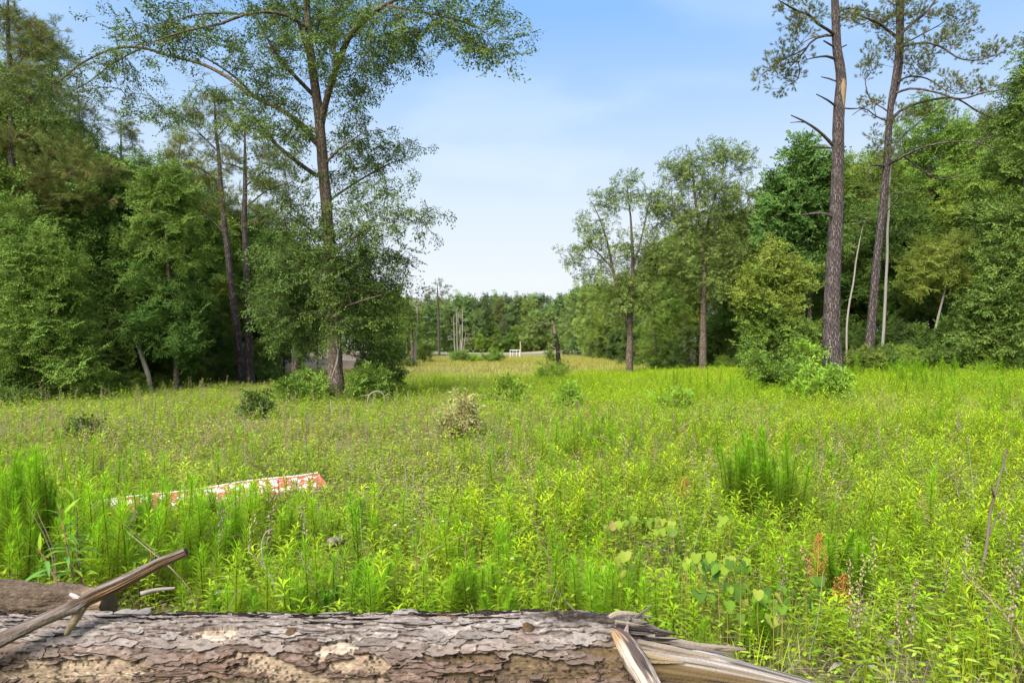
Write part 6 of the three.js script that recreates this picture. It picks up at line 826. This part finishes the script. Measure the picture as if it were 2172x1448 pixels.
// lanceolate weeds: each leaf is a part
function lanceWeed(label, stems, D, L, Wd, col, seed) {
  const R = rng(seed), t = thing('lance_leaf_weed', label, 'weed'), geos = [0, 1, 2].map((k) => { const g = new Geo(), n = 7; for (let i = 0; i <= n; i++) { const u = i / n, w = Math.sin(Math.PI * Math.pow(u, 0.8)) * 0.5 * Wd * (u > 0.97 ? 0 : 1), dr = -0.35 * L * u * u * (0.6 + 0.5 * k); const c = [1 - 0.12 * k, 1, 1]; g.v(-w, dr + w * 0.35, u * L, c); g.v(0, dr, u * L, [1.15, 1.1, 1.1]); g.v(w, dr + w * 0.35, u * L, c); if (i) { const a = (i - 1) * 3; for (const q of [0, 1]) { g.t(a + q, a + 3 + q, a + 1 + q); g.t(a + 1 + q, a + 3 + q, a + 4 + q); } } } return g.build(); }), mats = [weedMat(col), weedMat(mix3(col, C.lime, 0.6)), weedMat(col.map((c) => c * 0.8))];
  for (const pts of stems) { const g = new Geo(), p = curve(pts.map(([x, y, dz = 0]) => W(x, y, D + dz)), 0.03); tube(g, p, radii([0.006, 0.0025], p.length), 6, { col: [0.20, 0.10, 0.065] }); part('stem', g.build(), MAT.wood, t); const n = Math.round(p.length * 1.6);
    for (let i = 0; i < n; i++) { const u = 0.12 + 0.88 * i / n, k = u * (p.length - 1), q = p[Math.floor(k)].clone().lerp(p[Math.min(p.length - 1, Math.floor(k) + 1)], k % 1), m = part('leaf', geos[i % 3], mats[u > 0.82 ? 1 : (i + 1) % 3], t), s = (0.65 + 0.45 * R()) * (u > 0.85 ? 0.8 : 1); m.position.copy(q); m.rotation.order = 'YXZ'; m.rotation.set(-0.25 - 0.95 * ss(0.6, 1, u) + (R() - 0.5) * 0.5, i * 2.4 + R() * 0.5, (R() - 0.5) * 0.6); m.scale.setScalar(s); } }
}
lanceWeed('tall weed with long lance leaves on red-brown stems at left, just behind the second log', [[[160, 1245], [150, 1190], [140, 1140], [132, 1100, 0.03], [125, 1072, 0.04]], [[176, 1240], [166, 1190, 0.1], [165, 1130, 0.12], [163, 1080, 0.14], [158, 1055, 0.15]], [[130, 1240, -0.1], [110, 1210, -0.1], [94, 1180, -0.1], [78, 1160, -0.1]]], 3.85, 0.145, 0.024, [0.125, 0.245, 0.045], 931);
lanceWeed('bright lance-leaved weed right behind the log, right of the forked dry twigs', [[[698, 1300], [697, 1262], [696, 1235]], [[660, 1300, 0.1], [664, 1270, 0.1], [668, 1246, 0.1]]], 3.72, 0.12, 0.015, [0.11, 0.22, 0.016], 932);
lanceWeed('lance-leaved weed standing over the hollow end of the leaning branch', [[[330, 1215], [322, 1180], [318, 1150]], [[300, 1240, 0.1], [285, 1190, 0.1], [276, 1160, 0.1]]], 4.1, 0.10, 0.016, [0.11, 0.225, 0.02], 933);
lanceWeed('lance-leaved weed among the dogfennels behind the middle of the log', [[[980, 1300], [985, 1240], [988, 1170], [982, 1135]], [[1160, 1300, 0.1], [1165, 1220, 0.1], [1162, 1160, 0.1]], [[880, 1290, 0.1], [884, 1220, 0.1], [882, 1150, 0.1]]], 3.95, 0.10, 0.014, [0.115, 0.24, 0.016], 934);
lanceWeed('broad fresh green weed at the lower right corner', [[[2100, 1448], [2105, 1380], [2110, 1330]], [[2150, 1448, 0.1], [2155, 1350, 0.1], [2150, 1290, 0.1]], [[1960, 1460, -0.1], [1968, 1400, -0.1], [1970, 1385, -0.1]]], 3.5, 0.085, 0.022, [0.12, 0.25, 0.018], 935);
lanceWeed('broad fresh green weed at the bottom right of the log', [[[1870, 1470], [1872, 1410], [1876, 1340]], [[1900, 1460, 0.2], [1905, 1370, 0.2], [1900, 1300, 0.2]]], 3.5, 0.085, 0.02, [0.12, 0.25, 0.018], 936);
// rusty dock seed stalks
function dock(label, px, D, y0, y1, seed) { const R = rng(seed), t = thing('dock_stalk', label, 'weed'), g = new Geo(), p = curve([onGround(xAt(px - 6, D), D), W(px, lerp(y0, y1, 0.5), D), W(px + 4, y1, D)], 0.03); tube(g, p, radii([0.004, 0.0015], p.length), 5, { col: [0.30, 0.24, 0.03] }); part('stem', g.build(), MAT.wood, t); const s = new Geo(), W3 = 0.05 * D / 4;
  for (let i = 0; i < 230; i++) { const u = 0.42 + 0.58 * R(), k = u * (p.length - 1), q = p[Math.floor(k)], a = R() * 6.28, r = W3 * Math.sqrt(R()) * (1.15 - ss(0.75, 1, u)), c = V(q.x + Math.cos(a) * r, q.y + R() * 0.03, q.z + Math.sin(a) * r), b = 0.0035 + 0.002 * R(), cc = jit(R, [0.33, 0.115, 0.035], 0.3), v = [[b, 0, 0], [0, 0, b], [-b, 0, 0], [0, 0, -b], [0, b, 0], [0, -b, 0]].map((o) => s.v(c.x + o[0], c.y + o[1], c.z + o[2], cc)); for (let j = 0; j < 4; j++) { s.t(v[j], v[4], v[(j + 1) % 4]); s.t(v[(j + 1) % 4], v[5], v[j]); } if (i % 6 === 0) tube(s, [V(q.x, q.y - 0.02, q.z), c], [0.001, 0.0007], 3, { cap: false, col: [0.3, 0.14, 0.04] }); }
  part('seed_heads', s.build(), MAT.wood, t, 'stuff'); }
dock('taller rust-red dock seed stalk at lower right', 1733, 4.05, 1290, 1130, 941); dock('shorter rust-red dock seed stalk right of the taller one', 1786, 4.0, 1290, 1215, 942); dock('small reddish dock seed stalk in the right middle weeds', 1450, 6.6, 1060, 1010, 943); dock('small reddish dock in front of the two fresh green bushes', 1236, 13.2, 905, 870, 944);
// vine with heart-shaped leaves
{
  const t = thing('leafy_vine', 'vine with yellow-green heart-shaped leaves creeping in the weeds at lower right', 'vine'), R = rng(951);
  const geos = [0, 1].map((k) => { const g = new Geo(), n = 16, c = g.v(0, 0, 0.35, [1.05, 1.02, 1]); const ring = []; for (let i = 0; i <= n; i++) { const a = i / n * 6.2832, r = 0.5 * (1 - 0.55 * Math.pow(Math.max(0, -Math.cos(a)), 10)) * (1 + 0.38 * Math.pow(Math.max(0, Math.cos(a)), 6)); ring.push(g.v(Math.sin(a) * r * 1.02, 0.16 * Math.abs(Math.sin(a)) - 0.16 * (0.4 + k) * Math.max(0, Math.cos(a)) + 0.03 * Math.sin(a * 5), 0.35 + Math.cos(a) * r, [0.95, 0.98, 1])); } for (let i = 0; i < n; i++) g.t(c, ring[i], ring[i + 1]); return g.build(); });
  const mats = [[0.19, 0.27, 0.028], [0.25, 0.29, 0.042], [0.12, 0.22, 0.022], [0.070, 0.140, 0.020], [0.32, 0.25, 0.08]].map(weedMat);
  for (const [px, py, D, rx, ry, n, pick] of [[1360, 1105, 4.85, 80, 22, 24, 0], [1545, 1110, 4.8, 24, 22, 6, 0], [1310, 1190, 3.98, 60, 26, 9, 1], [1490, 1180, 4.0, 60, 20, 10, 0], [1560, 1225, 3.72, 80, 45, 26, 3], [1600, 1270, 3.45, 60, 40, 16, 2], [1700, 1250, 3.6, 50, 30, 9, 3], [1300, 1110, 4.8, 24, 14, 5, 4]]) for (let i = 0; i < n; i++) {
    const x = px + (R() * 2 - 1) * rx, y = py + (R() * 2 - 1) * ry, d = D + (R() - 0.5) * 0.3, p = W(x, y, d), m = part('leaf', geos[i % 2], mats[R() < 0.6 ? pick : Math.floor(R() * 3)], t); m.position.copy(p); m.rotation.order = 'YXZ'; m.rotation.set(0.55 + (R() - 0.3) * 0.7, (R() - 0.5) * 2.6, (R() - 0.5) * 0.6); m.scale.setScalar(0.036 + 0.036 * R());
    if (i % 2) { const q = curve([onGround(p.x + (R() - 0.5) * 0.08, d), V(p.x, p.y * 0.6, p.z), p.clone()], 0.06); const st = new Geo(); tube(st, q, radii([0.002, 0.0014], q.length), 4, { cap: false, col: [0.22, 0.17, 0.05] }); part('vine_stem', st.build(), MAT.wood, t); }
  }
}
renderer.render(scene, camera);
